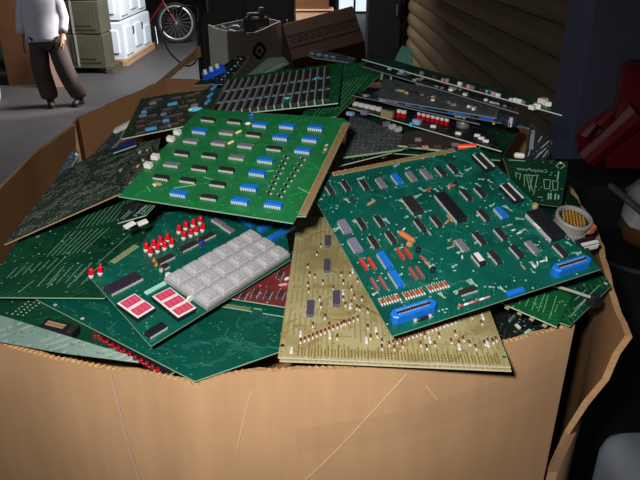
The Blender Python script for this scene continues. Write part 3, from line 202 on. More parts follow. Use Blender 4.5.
 'M': {'name': 'circuit_board','label': 'memory board with ranks of dark chips between silver bars','group': None,'mat': 'pcb_mid','th': 1.6,'loc': [-0.0752,1.1629,1.7093],'x': [0.9869,-0.097,0.1291],'n': [-0.1404,-0.1203,0.9828],'out': [[-109.9,-103.9],[114.2,-105.3],[111.5,110.7],[-115.8,98.5]],'c': [['bar',-100.2,-24.7,90.1,169.5,2.2,8,'metal'],['slab2',-95.4,-76.9,90.3,42.4,7,4,'chip_dark','memory_chip'],['slab2',-95.6,-20.1,90.2,46.2,7,4,'chip_dark','memory_chip'],['slab2',-95.8,41.8,90.2,50.4,7,4,'chip_dark','memory_chip'],['tube',-95.1,-46.6,20,5,3,'capblue_part'],['tube',-95.3,14.1,20,5,3,'capblue_part'],['bar',-86.9,-23.9,90.3,169.8,2.2,8,'metal'],['slab2',-81.6,-76.2,90.5,42.5,7,4,'chip_dark','memory_chip'],['slab2',-82.1,-19.4,90.5,46.2,7,4,'chip_dark','memory_chip'],['slab2',-82.6,42.7,90.5,50.5,7,4,'chip_dark','memory_chip'],['tube',-81.4,-45.9,20,5,3,'capblue_part'],['tube',-82.0,14.9,20,5,3,'capblue_part'],['bar',-73.5,-23.2,90.6,170.1,2.2,8,'metal'],['slab2',-67.8,-75.7,90.7,42.5,7,4,'chip_dark','memory_chip'],['slab2',-68.6,-18.6,90.7,46.3,7,4,'chip_dark','memory_chip'],['slab2',-69.3,43.5,90.8,50.7,7,4,'chip_dark','memory_chip'],['tube',-67.8,-45.3,20,5,3,'capblue_part'],['tube',-68.6,15.7,20,5,3,'capblue_part'],['bar',-60.1,-22.4,90.8,170.4,2.2,8,'metal'],['slab2',-54.1,-75.0,90.9,42.6,7,4,'chip_dark','memory_chip'],['slab2',-55.1,-18.0,91.0,46.5,7,4,'chip_dark','memory_chip'],['slab2',-56.2,44.3,91.0,50.8,7,4,'chip_dark','memory_chip'],['tube',-54.3,-44.6,20,5,3,'capblue_part'],['tube',-55.3,16.5,20,5,3,'capblue_part'],['bar',-46.8,-21.6,91.1,170.7,2.2,8,'metal'],['slab2',-40.5,-74.3,91.1,42.7,7,4,'chip_dark','memory_chip'],['slab2',-41.7,-17.2,91.2,46.5,7,4,'chip_dark','memory_chip'],['slab2',-43.0,45.1,91.1,50.9,7,4,'chip_dark','memory_chip'],['tube',-40.7,-43.9,20,5,3,'capblue_part'],['tube',-42.0,17.2,20,5,3,'capblue_part'],['bar',-33.5,-21.0,91.3,171.1,2.2,8,'metal'],['slab2',-26.9,-73.8,91.5,42.7,7,4,'chip_dark','memory_chip'],['slab2',-28.3,-16.5,91.5,46.6,7,4,'chip_dark','memory_chip'],['slab2',-29.9,46.0,91.5,51.0,7,4,'chip_dark','memory_chip'],['tube',-27.2,-43.3,20,5,3,'capblue_part'],['tube',-28.7,18.0,20,5,3,'capblue_part'],['bar',-20.2,-20.2,91.5,171.5,2.2,8,'metal'],['slab2',-13.3,-73.2,91.6,42.9,7,4,'chip_dark','memory_chip'],['slab2',-14.9,-15.8,91.7,46.6,7,4,'chip_dark','memory_chip'],['slab2',-16.7,46.9,91.6,51.1,7,4,'chip_dark','memory_chip'],['tube',-13.7,-42.6,20,5,3,'capblue_part'],['tube',-15.5,18.8,20,5,3,'capblue_part'],['bar',-7.0,-19.4,91.7,171.8,2.2,8,'metal'],['slab2',0.3,-72.5,91.9,42.9,7,4,'chip_dark','memory_chip'],['slab2',-1.5,-15.1,91.8,46.8,7,4,'chip_dark','memory_chip'],['slab2',-3.6,47.7,91.8,51.2,7,4,'chip_dark','memory_chip'],['tube',-0.3,-41.9,20,5,3,'capblue_part'],['tube',-2.3,19.6,20,5,3,'capblue_part'],['bar',6.2,-18.7,92.0,172.1,2.2,8,'metal'],['slab2',13.8,-72.0,92.1,42.9,7,4,'chip_dark','memory_chip'],['slab2',11.8,-14.4,92.1,46.8,7,4,'chip_dark','memory_chip'],['slab2',9.5,48.5,92.0,51.3,7,4,'chip_dark','memory_chip'],['tube',13.1,-41.3,20,5,3,'capblue_part'],['tube',10.9,20.4,20,5,3,'capblue_part'],['bar',19.4,-18.0,92.2,172.5,2.2,8,'metal'],['slab2',25.1,-13.7,92.3,46.9,7,4,'chip_dark','memory_chip'],['slab2',22.6,49.4,92.3,51.4,7,4,'chip_dark','memory_chip'],['tube',26.5,-40.6,20,5,3,'capblue_part'],['tube',24.0,21.1,20,5,3,'capblue_part'],['bar',32.5,-17.2,92.4,172.8,2.2,8,'metal'],['slab2',40.8,-70.7,92.5,43.0,7,4,'chip_dark','memory_chip'],['slab2',38.3,-12.9,92.4,47.1,7,4,'chip_dark','memory_chip'],['slab2',35.6,50.2,92.4,51.6,7,4,'chip_dark','memory_chip'],['tube',39.8,-39.9,20,5,3,'capblue_part'],['tube',37.2,21.9,20,5,3,'capblue_part'],['bar',45.5,-16.5,92.5,173.2,2.2,8,'metal'],['slab2',54.2,-70.1,92.7,43.2,7,4,'chip_dark','memory_chip'],['slab2',51.5,-12.2,92.7,47.2,7,4,'chip_dark','memory_chip'],['slab2',48.6,51.1,92.7,51.8,7,4,'chip_dark','memory_chip'],['tube',53.2,-39.3,20,5,3,'capblue_part'],['tube',50.3,22.7,20,5,3,'capblue_part'],['bar',58.6,-15.8,92.7,173.6,2.2,8,'metal'],['slab2',67.6,-69.5,92.9,43.3,7,4,'chip_dark','memory_chip'],['slab2',64.7,-11.6,92.9,47.4,7,4,'chip_dark','memory_chip'],['slab2',61.5,51.9,92.9,51.9,7,4,'chip_dark','memory_chip'],['tube',66.4,-38.6,20,5,3,'capblue_part'],['tube',63.3,23.5,20,5,3,'capblue_part'],['bar',71.8,-15.1,92.9,173.9,2.2,8,'metal'],['slab2',80.9,-68.8,93.0,43.4,7,4,'chip_dark','memory_chip'],['slab2',77.8,-10.8,93.0,47.4,7,4,'chip_dark','memory_chip'],['slab2',74.5,52.8,93.1,52.0,7,4,'chip_dark','memory_chip'],['tube',79.7,-38.0,20,5,3,'capblue_part'],['tube',76.4,24.2,20,5,3,'capblue_part'],['bar',84.8,-14.4,93.1,174.4,2.2,8,'metal'],['slab2',94.2,-68.3,93.3,43.5,7,4,'chip_dark','memory_chip'],['slab2',91.0,-10.1,93.1,47.4,7,4,'chip_dark','memory_chip'],['slab2',87.5,53.5,93.2,52.1,7,4,'chip_dark','memory_chip'],['tube',92.9,-37.3,20,5,3,'capblue_part'],['tube',89.4,25.0,20,5,3,'capblue_part'],['tube',23.9,-61.6,0,10,4,'cyan_part'],['tube',69.1,27.8,30,12,4,'cyan_part'],['rim',0,'white_edge']]},
 'N': {'name': 'circuit_board','label': 'green board with slanted pale traces and a tan contact edge,tucked behind the memory board','group': None,'mat': 'pcb_mid','th': 1.6,'loc': [0.0507,1.2058,1.7115],'x': [0.9956,0.0641,0.0679],'n': [-0.0499,-0.2493,0.9672],'out': [[-101.6,-127.9],[-33.6,-123.8],[75.6,40.1],[67.9,78.0],[4.6,85.6],[-12.9,48.0]],'c': [['traces',0.9,'trace_green',[-73.9,-118.6,-6.2,3.7],[-64.3,-115.0,3.5,7.8],[-54.6,-111.4,13.3,11.9],[-44.9,-107.7,23.1,16.0],[-35.1,-104.0,33.0,20.2],[-25.2,-100.3,43.0,24.3],[-15.3,-96.5,53.0,28.6],[-5.4,-92.8,63.1,32.8],[4.6,-89.0,73.2,37.0]],['rim',1,'tan_edge']]},
 'P': {'name': 'backplane_panel','label': 'grey dotted backplane panel between the two large green boards','group': None,'mat': 'grid_grey','th': 3,'loc': [0.0929,1.0367,1.6607],'x': [0.9873,0.155,0.0352],'n': [-0.0199,-0.0995,0.9948],'out': [[-71.3,-78.9],[24.1,-66.9],[53.3,-43.7],[37.9,8.7],[-15.1,94.0],[-29.0,86.7]],'c': [['traces',1.6,'trace_grey',[-64.6,-68.5,-61.8,-66.7],[-61.6,-55.9,-58.7,-54.0],[-57.3,-70.6,-54.4,-68.8],[-54.1,-58.0,-51.2,-56.2],[-50.9,-45.2,-47.9,-43.3],[-47.5,-32.0,-44.6,-30.1],[-44.1,-18.6,-41.1,-16.6],[-40.7,-4.8,-37.6,-2.8],[-37.1,9.3,-34.0,11.4],[-33.5,23.7,-30.3,25.8],[-29.7,38.5,-26.5,40.7],[-25.9,53.6,-22.7,55.9],[-49.9,-72.7,-47.0,-71.0],[-46.7,-60.2,-43.7,-58.4],[-43.3,-47.4,-40.4,-45.5],[-39.9,-34.3,-36.9,-32.3],[-36.5,-20.9,-33.4,-18.9],[-32.9,-7.1,-29.8,-5.1],[-29.2,6.9,-26.1,9.0],[-25.5,21.3,-22.4,23.4],[-21.7,36.1,-18.5,38.2],[-17.8,51.2,-14.5,53.4],[-42.6,-74.9,-39.7,-73.1],[-39.2,-62.4,-36.3,-60.5],[-35.8,-49.6,-32.9,-47.7],[-32.3,-36.5,-29.3,-34.6],[-28.8,-23.1,-25.7,-21.2],[-25.1,-9.4,-22.0,-7.4],[-21.4,4.6,-18.3,6.6],[-17.6,18.9,-14.4,21.0],[-13.7,33.6,-10.4,35.8],[-35.2,-77.0,-32.3,-75.2],[-31.8,-64.5,-28.9,-62.7],[-28.3,-51.8,-25.4,-49.9],[-24.8,-38.7,-21.7,-36.8],[-21.1,-25.4,-18.1,-23.4],[-17.4,-11.7,-14.3,-9.7],[-13.6,2.2,-10.4,4.3],[-9.6,16.5,-6.5,18.6],[-5.6,31.2,-2.4,33.4],[-27.9,-79.1,-25.0,-77.3],[-24.4,-66.7,-21.5,-64.9],[-20.8,-53.9,-17.9,-52.1],[-17.2,-40.9,-14.2,-39.0],[-13.5,-27.6,-10.4,-25.7],[-9.6,-14.0,-6.5,-12.0],[-5.7,-0.1,-2.6,1.9],[-1.7,14.2,1.5,16.3],[-20.6,-81.2,-17.7,-79.4],[-17.0,-68.8,-14.1,-67.0],[-13.4,-56.1,-10.4,-54.3],[-9.6,-43.2,-6.6,-41.3],[-5.8,-29.9,-2.8,-28.0],[-1.9,-16.3,1.2,-14.3],[2.1,-2.4,5.2,-0.4],[6.2,11.8,9.4,13.9],[-13.3,-83.3,-10.4,-81.6],[-9.6,-70.9,-6.7,-69.2],[-5.9,-58.3,-2.9,-56.5],[-2.1,-45.4,0.9,-43.5],[1.8,-32.2,4.9,-30.2],[5.8,-18.6,8.9,-16.6],[9.9,-4.8,13.0,-2.7],[-6.0,-85.4,-3.1,-83.7],[-2.3,-73.1,0.7,-71.3],[1.5,-60.5,4.5,-58.6],[5.4,-47.6,8.5,-45.7],[9.4,-34.4,12.5,-32.5],[13.5,-20.9,16.6,-18.9],[17.6,-7.1,20.8,-5.1],[1.3,-87.5,4.2,-85.8],[5.1,-75.2,8.1,-73.4],[8.9,-62.7,12.0,-60.8],[12.9,-49.8,16.0,-47.9],[17.0,-36.7,20.1,-34.7],[21.1,-23.2,24.3,-21.2],[8.5,-89.6,11.5,-87.9],[12.4,-77.4,15.4,-75.6],[16.4,-64.8,19.4,-63.0],[20.4,-52.0,23.5,-50.1],[24.6,-38.9,27.7,-37.0],[28.8,-25.5,32.0,-23.5],[15.8,-91.7,18.7,-90.0],[19.7,-79.5,22.7,-77.7],[23.8,-67.0,26.8,-65.2],[27.9,-54.2,31.0,-52.3],[32.1,-41.1,35.3,-39.2],[23.0,-93.8,26.0,-92.1],[27.0,-81.6,30.1,-79.8],[31.2,-69.1,34.2,-67.3],[35.4,-56.4,38.5,-54.5],[39.7,-43.4,42.8,-41.5]],['slab',18.3,49.9,20,11,7,7,0,'chip_black','connector_block'],['slab',24.9,35.8,20,11,7,7,0,'chip_grey','connector_block'],['slab',31.4,21.9,20,11,7,7,0,'grey_plastic','connector_block'],['slab',37.8,8.4,20,11,7,7,0,'grey_plastic','connector_block']]},
 'P2': {'name': 'circuit_board','label': 'thin dark board edge with a small yellow part in front of the grey dotted panel','group': None,'mat': 'pcb_black','th': 1.6,'loc': [0.1123,1.0048,1.6465],'x': [0.8638,0.4978,0.077],'n': [-0.0199,-0.1191,0.9927],'out': [[-104.2,-10.0],[31.9,-15.0],[75.0,-6.5],[77.0,22.6],[-79.8,8.9]],'c': [['slab',-8.7,-14.0,15,7,6,6,0,'yellow_part','yellow_capacitor'],['tube',26.4,1.9,10,12,3,'white_plastic'],['tube',-30.6,-26.1,20,7,5,'chip_maroon'],['rim',0,'white_edge']]},
 'Q': {'name': 'circuit_board','label': 'board seen edge on carrying red switches and a fat silver capacitor','group': None,'mat': 'pcb_black','th': 1.6,'loc': [0.1781,1.1201,1.6727],'x': [0.6889,-0.724,-0.0355],'n': [0.02,-0.03,0.9994],'out': [[-123.4,-63.6],[200.0,-64.1],[133.7,12.4],[65.8,48.9],[-106.2,66.4],[-169.8,0.1]],'c': [['slab',-117.4,-45.6,0,9,6,7,0,'white_plastic','white_connector'],['slab',-104.4,-44.0,0,9,6,7,0,'white_plastic','white_connector'],['slab',-91.5,-42.5,0,9,6,7,0,'white_plastic','white_connector'],['slab',-78.8,-41.0,0,9,6,7,0,'white_plastic','white_connector'],['slab',-66.2,-39.5,0,9,6,7,0,'white_plastic','white_connector'],['slab',-78.8,-98.9,10,12,8,6,0,'pale_blue','pale_block'],['slab',-66.5,-75.6,10,12,9,8,0,'chip_lavender','lilac_block'],['slab',-29.7,-58.5,10,22,8,12,0,'beige_part','beige_relay'],['switch',-19.2,-40.0,0,6,12,'red_led'],['switch',-9.9,-38.3,0,6,12,'red_led'],['switch',11.7,-23.9,0,5,11,'red_led'],['switch',20.8,-22.8,0,5,11,'red_led'],['switch',29.8,-21.8,0,5,11,'red_led'],['switch',38.8,-20.7,0,5,11,'red_led'],['switch',47.7,-19.6,0,5,11,'red_led'],['switch',56.5,-18.6,0,5,11,'red_led'],['switch',65.2,-17.5,0,5,11,'red_led'],['slab',29.7,-51.8,10,13,8,8,0,'pale_blue','pale_block'],['slab',31.5,-68.4,10,5,5,6,0,'cyan_part','pale_block'],['can',89.3,-6.2,0,22,14,'metal_dull'],['can',81.2,18.4,0,8,16,'chip_black'],['can',92.0,18.6,0,7,16,'chip_black'],['slab',59.4,-45.6,20,9,5,4,0,'white_plastic','white_block'],['slab',108.9,-45.2,20,9,5,4,0,'white_plastic','white_block'],['slab',134.9,-31.0,20,9,5,4,0,'white_plastic','white_block'],['slab',147.4,-38.2,20,9,5,4,0,'white_plastic','white_block'],['slab',159.9,-44.8,20,9,5,4,0,'white_plastic','white_block'],['rim',0,'white_edge']]},
 'O1': {'name': 'circuit_board','label': 'topmost long board of the pile by the slatted door,edge lined with small parts','group': None,'mat': 'pcb_dark','th': 1.6,'loc': [0.2127,1.1504,1.733],'x': [0.6627,-0.7455,-0.0712],'n': [0.0399,-0.0598,0.9974],'out': [[-171.3,-26.3],[247.7,-26.3],[168.0,13.8],[-52.7,17.2],[-191.7,21.5]],'c': [['rim',0,'white_edge'],['slab',-39.0,-20.3,0,4.267671484607234,4,5.6439748169641755,0,'chip_black','small_part'],['slab',-29.0,-20.4,0,6.547747740218206,4,5.789249178091629,0,'chip_lavender','small_part'],['slab',-19.1,-20.6,0,5.689857784455194,4,5.395046611688088,0,'chip_black','small_part'],['slab',-9.4,-20.8,0,5.486411776372407,4,3.488461870916581,0,'chip_black','small_part'],['slab',0.3,-21.0,0,5.306219205089069,4,5.5794641898256145,0,'chip_maroon','small_part'],['slab',9.9,-21.1,0,6.167452125959411,4,5.712217010666707,0,'chip_black','small_part'],['slab',19.3,-21.3,0,4.022248496058712,4,3.935451420864899,0,'pink_part','small_part'],['slab',28.7,-21.5,0,4.443354710534415,4,5.358660684129298,0,'pink_part','small_part'],['slab',37.9,-21.6,0,5.93699781675069,4,3.2270529833595734,0,'chip_black','small_part'],['slab',47.1,-21.8,0,5.644707466589513,4,3.88035299681404,0,'chip_black','small_part'],['slab',56.1,-22.0,0,7.066679721486967,4,5.957414273856934,0,'white_plastic','small_part'],['slab',65.0,-22.1,0,6.706933410552722,4,4.828604643962616,0,'chip_maroon','small_part'],['slab',73.9,-22.3,0,6.176339087271408,4,5.727454896279333,0,'pink_part','small_part'],['slab',82.6,-22.5,0,5.222601620457674,4,5.602578263878697,0,'chip_lavender','small_part'],['slab',91.3,-22.6,0,6.451998043580632,4,4.32619648557468,0,'chip_black','small_part'],['slab',99.9,-22.8,0,5.006784909100596,4,4.791264326025089,0,'chip_maroon','small_part'],['slab',108.3,-22.9,0,4.533018989366292,4,3.247680334872472,0,'chip_black','small_part'],['slab',116.7,-23.1,0,6.701549971372552,4,4.866352271534549,0,'chip_maroon','small_part'],['slab',125.0,-23.2,0,7.607653198824046,4,4.115964469257454,0,'pink_part','small_part'],['slab',133.2,-23.4,0,7.175579766942288,4,5.024900070298389,0,'white_plastic','small_part'],['slab',141.4,-23.5,0,4.308245164231879,4,4.937046824459465,0,'chip_black','small_part'],['slab',149.4,-23.7,0,5.31859072012462,4,4.115680783838164,0,'chip_black','small_part'],['slab',157.4,-23.8,0,5.2023205722357115,4,3.06951410927853,0,'white_plastic','small_part'],['slab',165.3,-23.9,0,6.095739303511147,4,5.263618644247367,0,'white_plastic','small_part'],['slab',173.1,-24.1,0,7.2044178652471125,4,5.4217503997585705,0,'white_plastic','small_part'],['slab',180.8,-24.2,0,4.633862977695509,4,4.752506419726552,0,'chip_lavender','small_part'],['slab',117.3,-22.1,0,18,5,5,0,'pale_blue','small_part'],['slab',-58.2,-39.8,0,8,5,5,0,'pale_blue','small_part'],['slab',-83.9,-43.3,0,6,5,5,0,'pale_blue','small_part'],['slab',207.4,-29.0,20,11,8.8,7.699999999999999,0,'white_plastic','white_connector'],['slab',198.5,-0.1,-10,12,9.600000000000001,8.399999999999999,0,'white_plastic','white_connector'],['slab',208.7,-1.2,40,9,7.2,6.3,0,'white_plastic','white_connector'],['slab',204.9,-39.1,0,9,7.2,6.3,0,'white_plastic','white_connector'],['slab',192.4,17.8,10,7,5.6000000000000005,4.8999999999999995,0,'white_plastic','white_connector']]},
 'O2': {'name': 'circuit_board','label': 'long board just below the topmost one by the slatted door','group': None,'mat': 'pcb_black','th': 1.6,'loc': [0.1926,1.136,1.7257],'x': [0.6478,-0.7584,-0.0714],'n': [0.0399,-0.0598,0.9974],'out': [[-150.4,-22.3],[194.0,-22.3],[168.4,4.5],[-35.9,11.0],[-176.1,29.0]],'c': [['rim',0,'grey_edge'],['slab',95.6,-15.6,0,8.962585715126679,3,3,0,'chip_black','small_part'],['slab',117.7,-15.1,0,8.842366985469233,3,3,0,'chip_black','small_part'],['slab',-23.1,-17.9,0,6.395653414554763,3,3,0,'metal','small_part'],['slab',85.8,-15.7,0,8.156314382711942,3,3,0,'white_plastic','small_part'],['slab',137.8,-14.7,0,7.4387966396701115,3,3,0,'metal','small_part'],['slab',147.2,-14.5,0,7.5179474287152095,3,3,0,'white_plastic','small_part'],['slab',26.4,-16.9,0,7.728365463264937,3,3,0,'chip_lavender','small_part'],['slab',147.7,-14.5,0,6.0010845924274925,3,3,0,'chip_lavender','small_part'],['slab',162.5,-14.2,0,5.565631713113609,3,3,0,'chip_lavender','small_part'],['slab',37.2,-16.7,0,4.065916562500725,3,3,0,'metal','small_part'],['slab',147.4,-14.5,0,6.2926753645125535,3,3,0,'white_plastic','small_part'],['slab',35.4,-16.7,0,5.943231285483735,3,3,0,'chip_black','small_part'],['tube',57.7,-18.3,20,7,5,'white_plastic'],['slab',-59.7,8.9,20,6.447615302485808,4.145548466403069,3.048462315853008,0,'metal_dull','small_part'],['slab',-70.1,-6.2,20,9.731337496365398,3.272094224838399,2.350637109272432,0,'trace_grey','small_part'],['slab',54.4,-4.5,90,7.698791741311995,3.3246548248269763,3.9120033408171246,0,'tan_part','small_part'],['slab',-59.7,-3.5,90,8.65340010414309,3.5664359240428216,2.1639909886008275,0,'metal_dull','small_part'],['slab',-24.4,-5.7,0,11.197766940663053,4.521147210893356,2.4767697542603173,0,'trace_grey','small_part'],['slab',82.3,-9.2,20,7.735725367169585,4.3106429828864,3.234184736993232,0,'trace_grey','small_part'],['slab',62.4,1.2,90,6.179214185414223,3.5653701642567115,3.921573120581945,0,'metal_dull','small_part'],['slab',-23.4,2.1,90,6.9415101420276075,3.2246346362203813,3.1600378459583,0,'tan_part','small_part'],['slab',45.8,2.2,0,11.92646837279808,5.824664813527567,2.2957631959694456,0,'trace_grey','small_part'],['slab',-65.1,-2.7,0,6.96035350359696,3.404856843593345,3.583428262352788,0,'tan_part','small_part'],['slab',36.1,-10.7,0,7.337100589452427,5.647617650447009,2.4886464361119254,0,'cap_ink','small_part'],['slab',125.1,-12.4,90,4.584095482852539,4.307362114630864,3.665433060332049,0,'white_plastic','small_part']]},
 'O3': {'name': 'circuit_board','label': 'grey speckled solder-side board in the pile by the slatted door','group': None,'mat': 'grid_grey','th': 1.6,'loc': [0.1947,1.0788,1.7124],'x': [0.8878,-0.457,-0.0541],'n': [0.0299,-0.0599,0.9978],'out': [[-82.0,-58.5],[114.0,-58.5],[103.8,2.7],[-10.7,47.0],[-125.2,67.3]],'c': [['rim',0,'grey_edge'],['slab',-45.6,-3.9,90,6.250056056922702,5.529835765421711,3.9794424741362535,0,'cap_ink','small_part'],['slab',65.1,-24.7,90,8.22038628077843,5.365210555564924,2.0282426978803674,0,'tan_part','small_part'],['slab',-63.9,1.2,0,11.371960057776864,5.081755557112443,2.8737118392819347,0,'tan_part','small_part'],['slab',36.9,-30.5,20,8.321194857213039,5.081746215726654,3.297632380604209,0,'chip_grey','small_part'],['slab',-71.9,1.3,0,4.999016809976869,5.783831589360897,2.9062551880046517,0,'chip_grey','small_part'],['slab',0.1,-22.6,90,4.2971164268220665,5.597656752619394,2.4697322409543894,0,'white_plastic','small_part'],['slab',-40.2,1.4,90,10.03833961184659,5.288377938361303,3.1615314183953274,0,'chip_dark','small_part'],['slab',-51.4,-7.8,20,5.608635386301942,5.769502337563435,3.7751194318506576,0,'tan_part','small_part'],['slab',-25.2,-1.2,90,7.086221475479117,5.9845281798642675,2.773186553503642,0,'metal_dull','small_part'],['slab',71.4,-33.0,90,11.942587255382048,4.488032296363234,2.9830792109685635,0,'white_plastic','small_part'],['slab',27.6,-23.1,90,4.901677082817397,5.0090287365784905,3.252994140210856,0,'chip_grey','small_part'],['slab',-12.7,-11.0,20,5.966123289064957,3.5060772314439106,3.8462595464839913,0,'chip_black','small_part'],['slab',60.9,-27.0,90,4.293578963035451,4.558988390088773,3.3159604811412113,0,'white_plastic','small_part'],['slab',-5.3,-3.6,90,8.724150360480712,5.649508960841807,2.9818237201293396,0,'tan_part','small_part']]},
 'O4': {'name': 'circuit_board','label': 'bluish board beneath the grey speckled one in the pile','group': None,'mat': 'pcb_blue','th': 1.6,'loc': [0.1988,1.0629,1.7043],'x': [0.8687,-0.4922,-0.0556],'n': [0.0299,-0.0599,0.9978],'out': [[-118.1,-39.0],[154.9,-39.0],[95.5,9.9],[-8.4,17.8],[-124.0,50.1]],'c': [['rim',0,'blue_edge'],['slab',-63.1,-37.7,0,6.541731265675749,5,4,0,'metal_dull','small_part'],['slab',29.0,-36.4,0,8.497894877806552,5,4,0,'chip_black','small_part'],['slab',58.7,-36.0,0,9.867631448636146,5,4,0,'chip_dark','small_part'],['slab',84.9,-35.6,0,12.2233514825277,5,4,0,'cap_blue','small_part'],['slab',90.9,-35.5,0,6.552630919171189,5,4,0,'cap_blue','small_part'],['slab',95.4,-35.4,0,7.306556904191213,5,4,0,'cap_blue','small_part'],['slab',44.1,-36.2,0,10.377082032742234,5,4,0,'cap_blue','small_part'],['slab',-40.6,-37.4,0,10.194936707340819,5,4,0,'cap_blue','small_part'],['slab',57.9,-36.0,0,7.6439073700755245,5,4,0,'metal_dull','small_part'],['slab',-79.0,-37.9,0,8.165027324036162,5,4,0,'metal_dull','small_part'],['slab',30.1,-36.4,0,11.052003604291869,5,4,0,'cap_blue','small_part'],['slab',54.0,-36.0,0,11.241434896883952,5,4,0,'cap_blue','small_part'],['slab',82.3,-35.6,0,11.755467598516208,5,4,0,'cap_blue','small_part'],['slab',-19.4,-37.1,0,6.020785076839119,5,4,0,'cap_blue','small_part'],['can',124.5,-40.4,0,24,12,'cap_ink'],['slab',127.4,-49.3,10,5,5,14,0,'metal','terminal_lug'],['slab',40.5,-32.0,0,5.29834053288798,3.2080054530330004,3.610563552490828,0,'cap_ink','small_part'],['slab',-87.3,-41.5,20,9.267409997574966,3.1042843852836937,2.497189062396134,0,'tan_part','small_part'],['slab',-85.0,-40.5,0,11.867576488923955,5.237543189416932,2.957946390649708,0,'trace_grey','small_part'],['slab',-72.0,-34.3,90,7.832532884377207,5.858487394722361,3.7988778179625244,0,'chip_grey','small_part'],['slab',67.2,-34.0,90,10.182106579904705,4.453375576014954,3.8051775224408813,0,'cap_ink','small_part'],['slab',-33.2,-37.9,20,5.114486263290392,5.162302516629552,2.7647318048074654,0,'chip_black','small_part'],['slab',103.9,-51.9,90,6.609357276192838,3.7492962520945534,3.911351331835094,0,'tan_part','small_part'],['slab',-43.3,-40.3,0,5.068302222607553,3.2845173864877424,2.1878776578110513,0,'metal_dull','small_part'],['slab',36.3,-34.9,0,10.938689298574474,4.965969807237531,2.2530560836795863,0,'chip_grey','small_part'],['slab',-16.8,-31.1,90,5.328643571232278,3.551829275283829,2.7556214362624423,0,'metal_dull','small_part']]},
 'O5': {'name': 'circuit_board','label': 'thin black board in the pile just above the red switches','group': None,'mat': 'pcb_black','th': 1.6,'loc': [0.1629,1.0843,1.7],'x': [0.7936,-0.6061,-0.0541],'n': [0.0299,-0.0499,0.9983],'out': [[-112.4,-29.9],[128.0,-29.9],[84.9,24.3],[13.0,20.5],[-113.4,15.1]],'c': [['rim',0,'grey_edge'],['slab',-64.9,-19.8,0,7.059604866586676,4,4,0,'white_plastic','small_part'],['slab',81.3,-17.7,0,7.420958821013324,4,4,0,'chip_black','small_part'],['slab',-15.9,-19.1,0,5.817073280914983,4,4,0,'metal_dull','small_part'],['slab',13.9,-18.7,0,7.686764399787064,4,4,0,'metal_dull','small_part'],['slab',84.7,-17.6,0,6.642110354090619,4,4,0,'cap_blue','small_part'],['slab',-86.5,-20.1,0,9.902274199875125,4,4,0,'metal_dull','small_part'],['slab',87.7,-17.6,0,5.094997782409102,4,4,0,'white_plastic','small_part'],['slab',-81.0,-20.0,0,5.579831259272577,4,4,0,'chip_dark','small_part'],['slab',77.2,-17.7,0,6.160091095837798,4,4,0,'chip_dark','small_part'],['slab',-99.0,-20.3,0,9.555096168761809,4,4,0,'chip_dark','small_part'],['slab',-58.2,-19.7,0,9.127451049249938,4,4,0,'cap_blue','small_part'],['slab',-24.6,-19.2,0,5.862871849304404,4,4,0,'chip_dark','small_part'],['slab',29.1,-18.4,0,5.535812321115642,4,4,0,'chip_dark','small_part'],['slab',92.9,-17.5,0,6.783932682318543,4,4,0,'cap_blue','small_part'],['slab',26.0,-13.0,90,10.193990651170733,5.37217647424021,2.015645688588143,0,'cap_ink','small_part'],['slab',78.2,-15.1,90,5.402377179529626,5.134462801366688,2.505811899364022,0,'chip_grey','small_part'],['slab',57.0,-18.3,0,6.475292666324562,5.702263086821522,2.590054032468829,0,'cap_ink','small_part'],['slab',96.9,-21.0,90,4.480408519995961,4.78429244610457,2.6478462214337486,0,'trace_grey','small_part'],['slab',-40.3,-10.4,90,5.5164200701549015,4.849377590746171,2.6514839973576025,0,'white_plastic','small_part'],['slab',-22.8,-17.0,20,4.860849432228201,3.2283241968984813,2.1466637347124085,0,'cap_ink','small_part'],['slab',0.6,-3.7,90,9.1571739736587,4.327910217736962,3.0348528103978474,0,'tan_part','small_part'],['slab',83.6,-21.7,0,4.39055965313317,4.301747650847733,2.4941138368186704,0,'tan_part','small_part'],['slab',50.4,-14.0,0,7.191513442123353,3.9824966152038717,2.4555676226589607,0,'chip_dark','small_part'],['slab',-89.7,-20.3,20,9.737388587271628,5.671458256600195,3.559030852462951,0,'trace_grey','small_part']]},
 'T1': {'name': 'circuit_board','label': 'teal board corner sticking up behind the pile by the slatted door','group': None,'mat': 'pcb_teal','th': 1.6,'loc': [0.1652,1.3218,1.7033],'x': [0.9816,0.0188,0.1902],'n': [-0.0503,-0.9347,0.3518],'out': [[-49.0,-64.8],[17.9,-77.8],[27.8,47.1],[9.5,57.7],[-6.2,37.8]],'c': []},
 'T': {'name': 'circuit_board','label': 'slate blue card standing upright beside the cardboard rim','group': None,'mat': 'pcb_night','th': 1.6,'loc': [0.3704,1.0663,1.6317],'x': [0.9581,-0.2771,-0.0725],'n': [-0.2513,-0.9347,0.2513],'out': [[-19.3,-24.2],[16.1,-23.8],[23.3,9.5],[-20.1,38.5]],'c': [['slab2',-12.8,9.2,95.6,33.6,7,4,'chip_black','long_chip'],['rim',1,'white_edge'],['traces',1.5,'trace_grey',[3.5,-13.8,12.3,-0.6],[4.3,-1.8,14.7,11.6],[-2.4,7.4,2.0,18.1],[-13.8,-18.2,-12.6,-7.8],[-0.4,-19.5,5.6,-8.4],[10.5,-16.2,16.1,-3.4]]]},
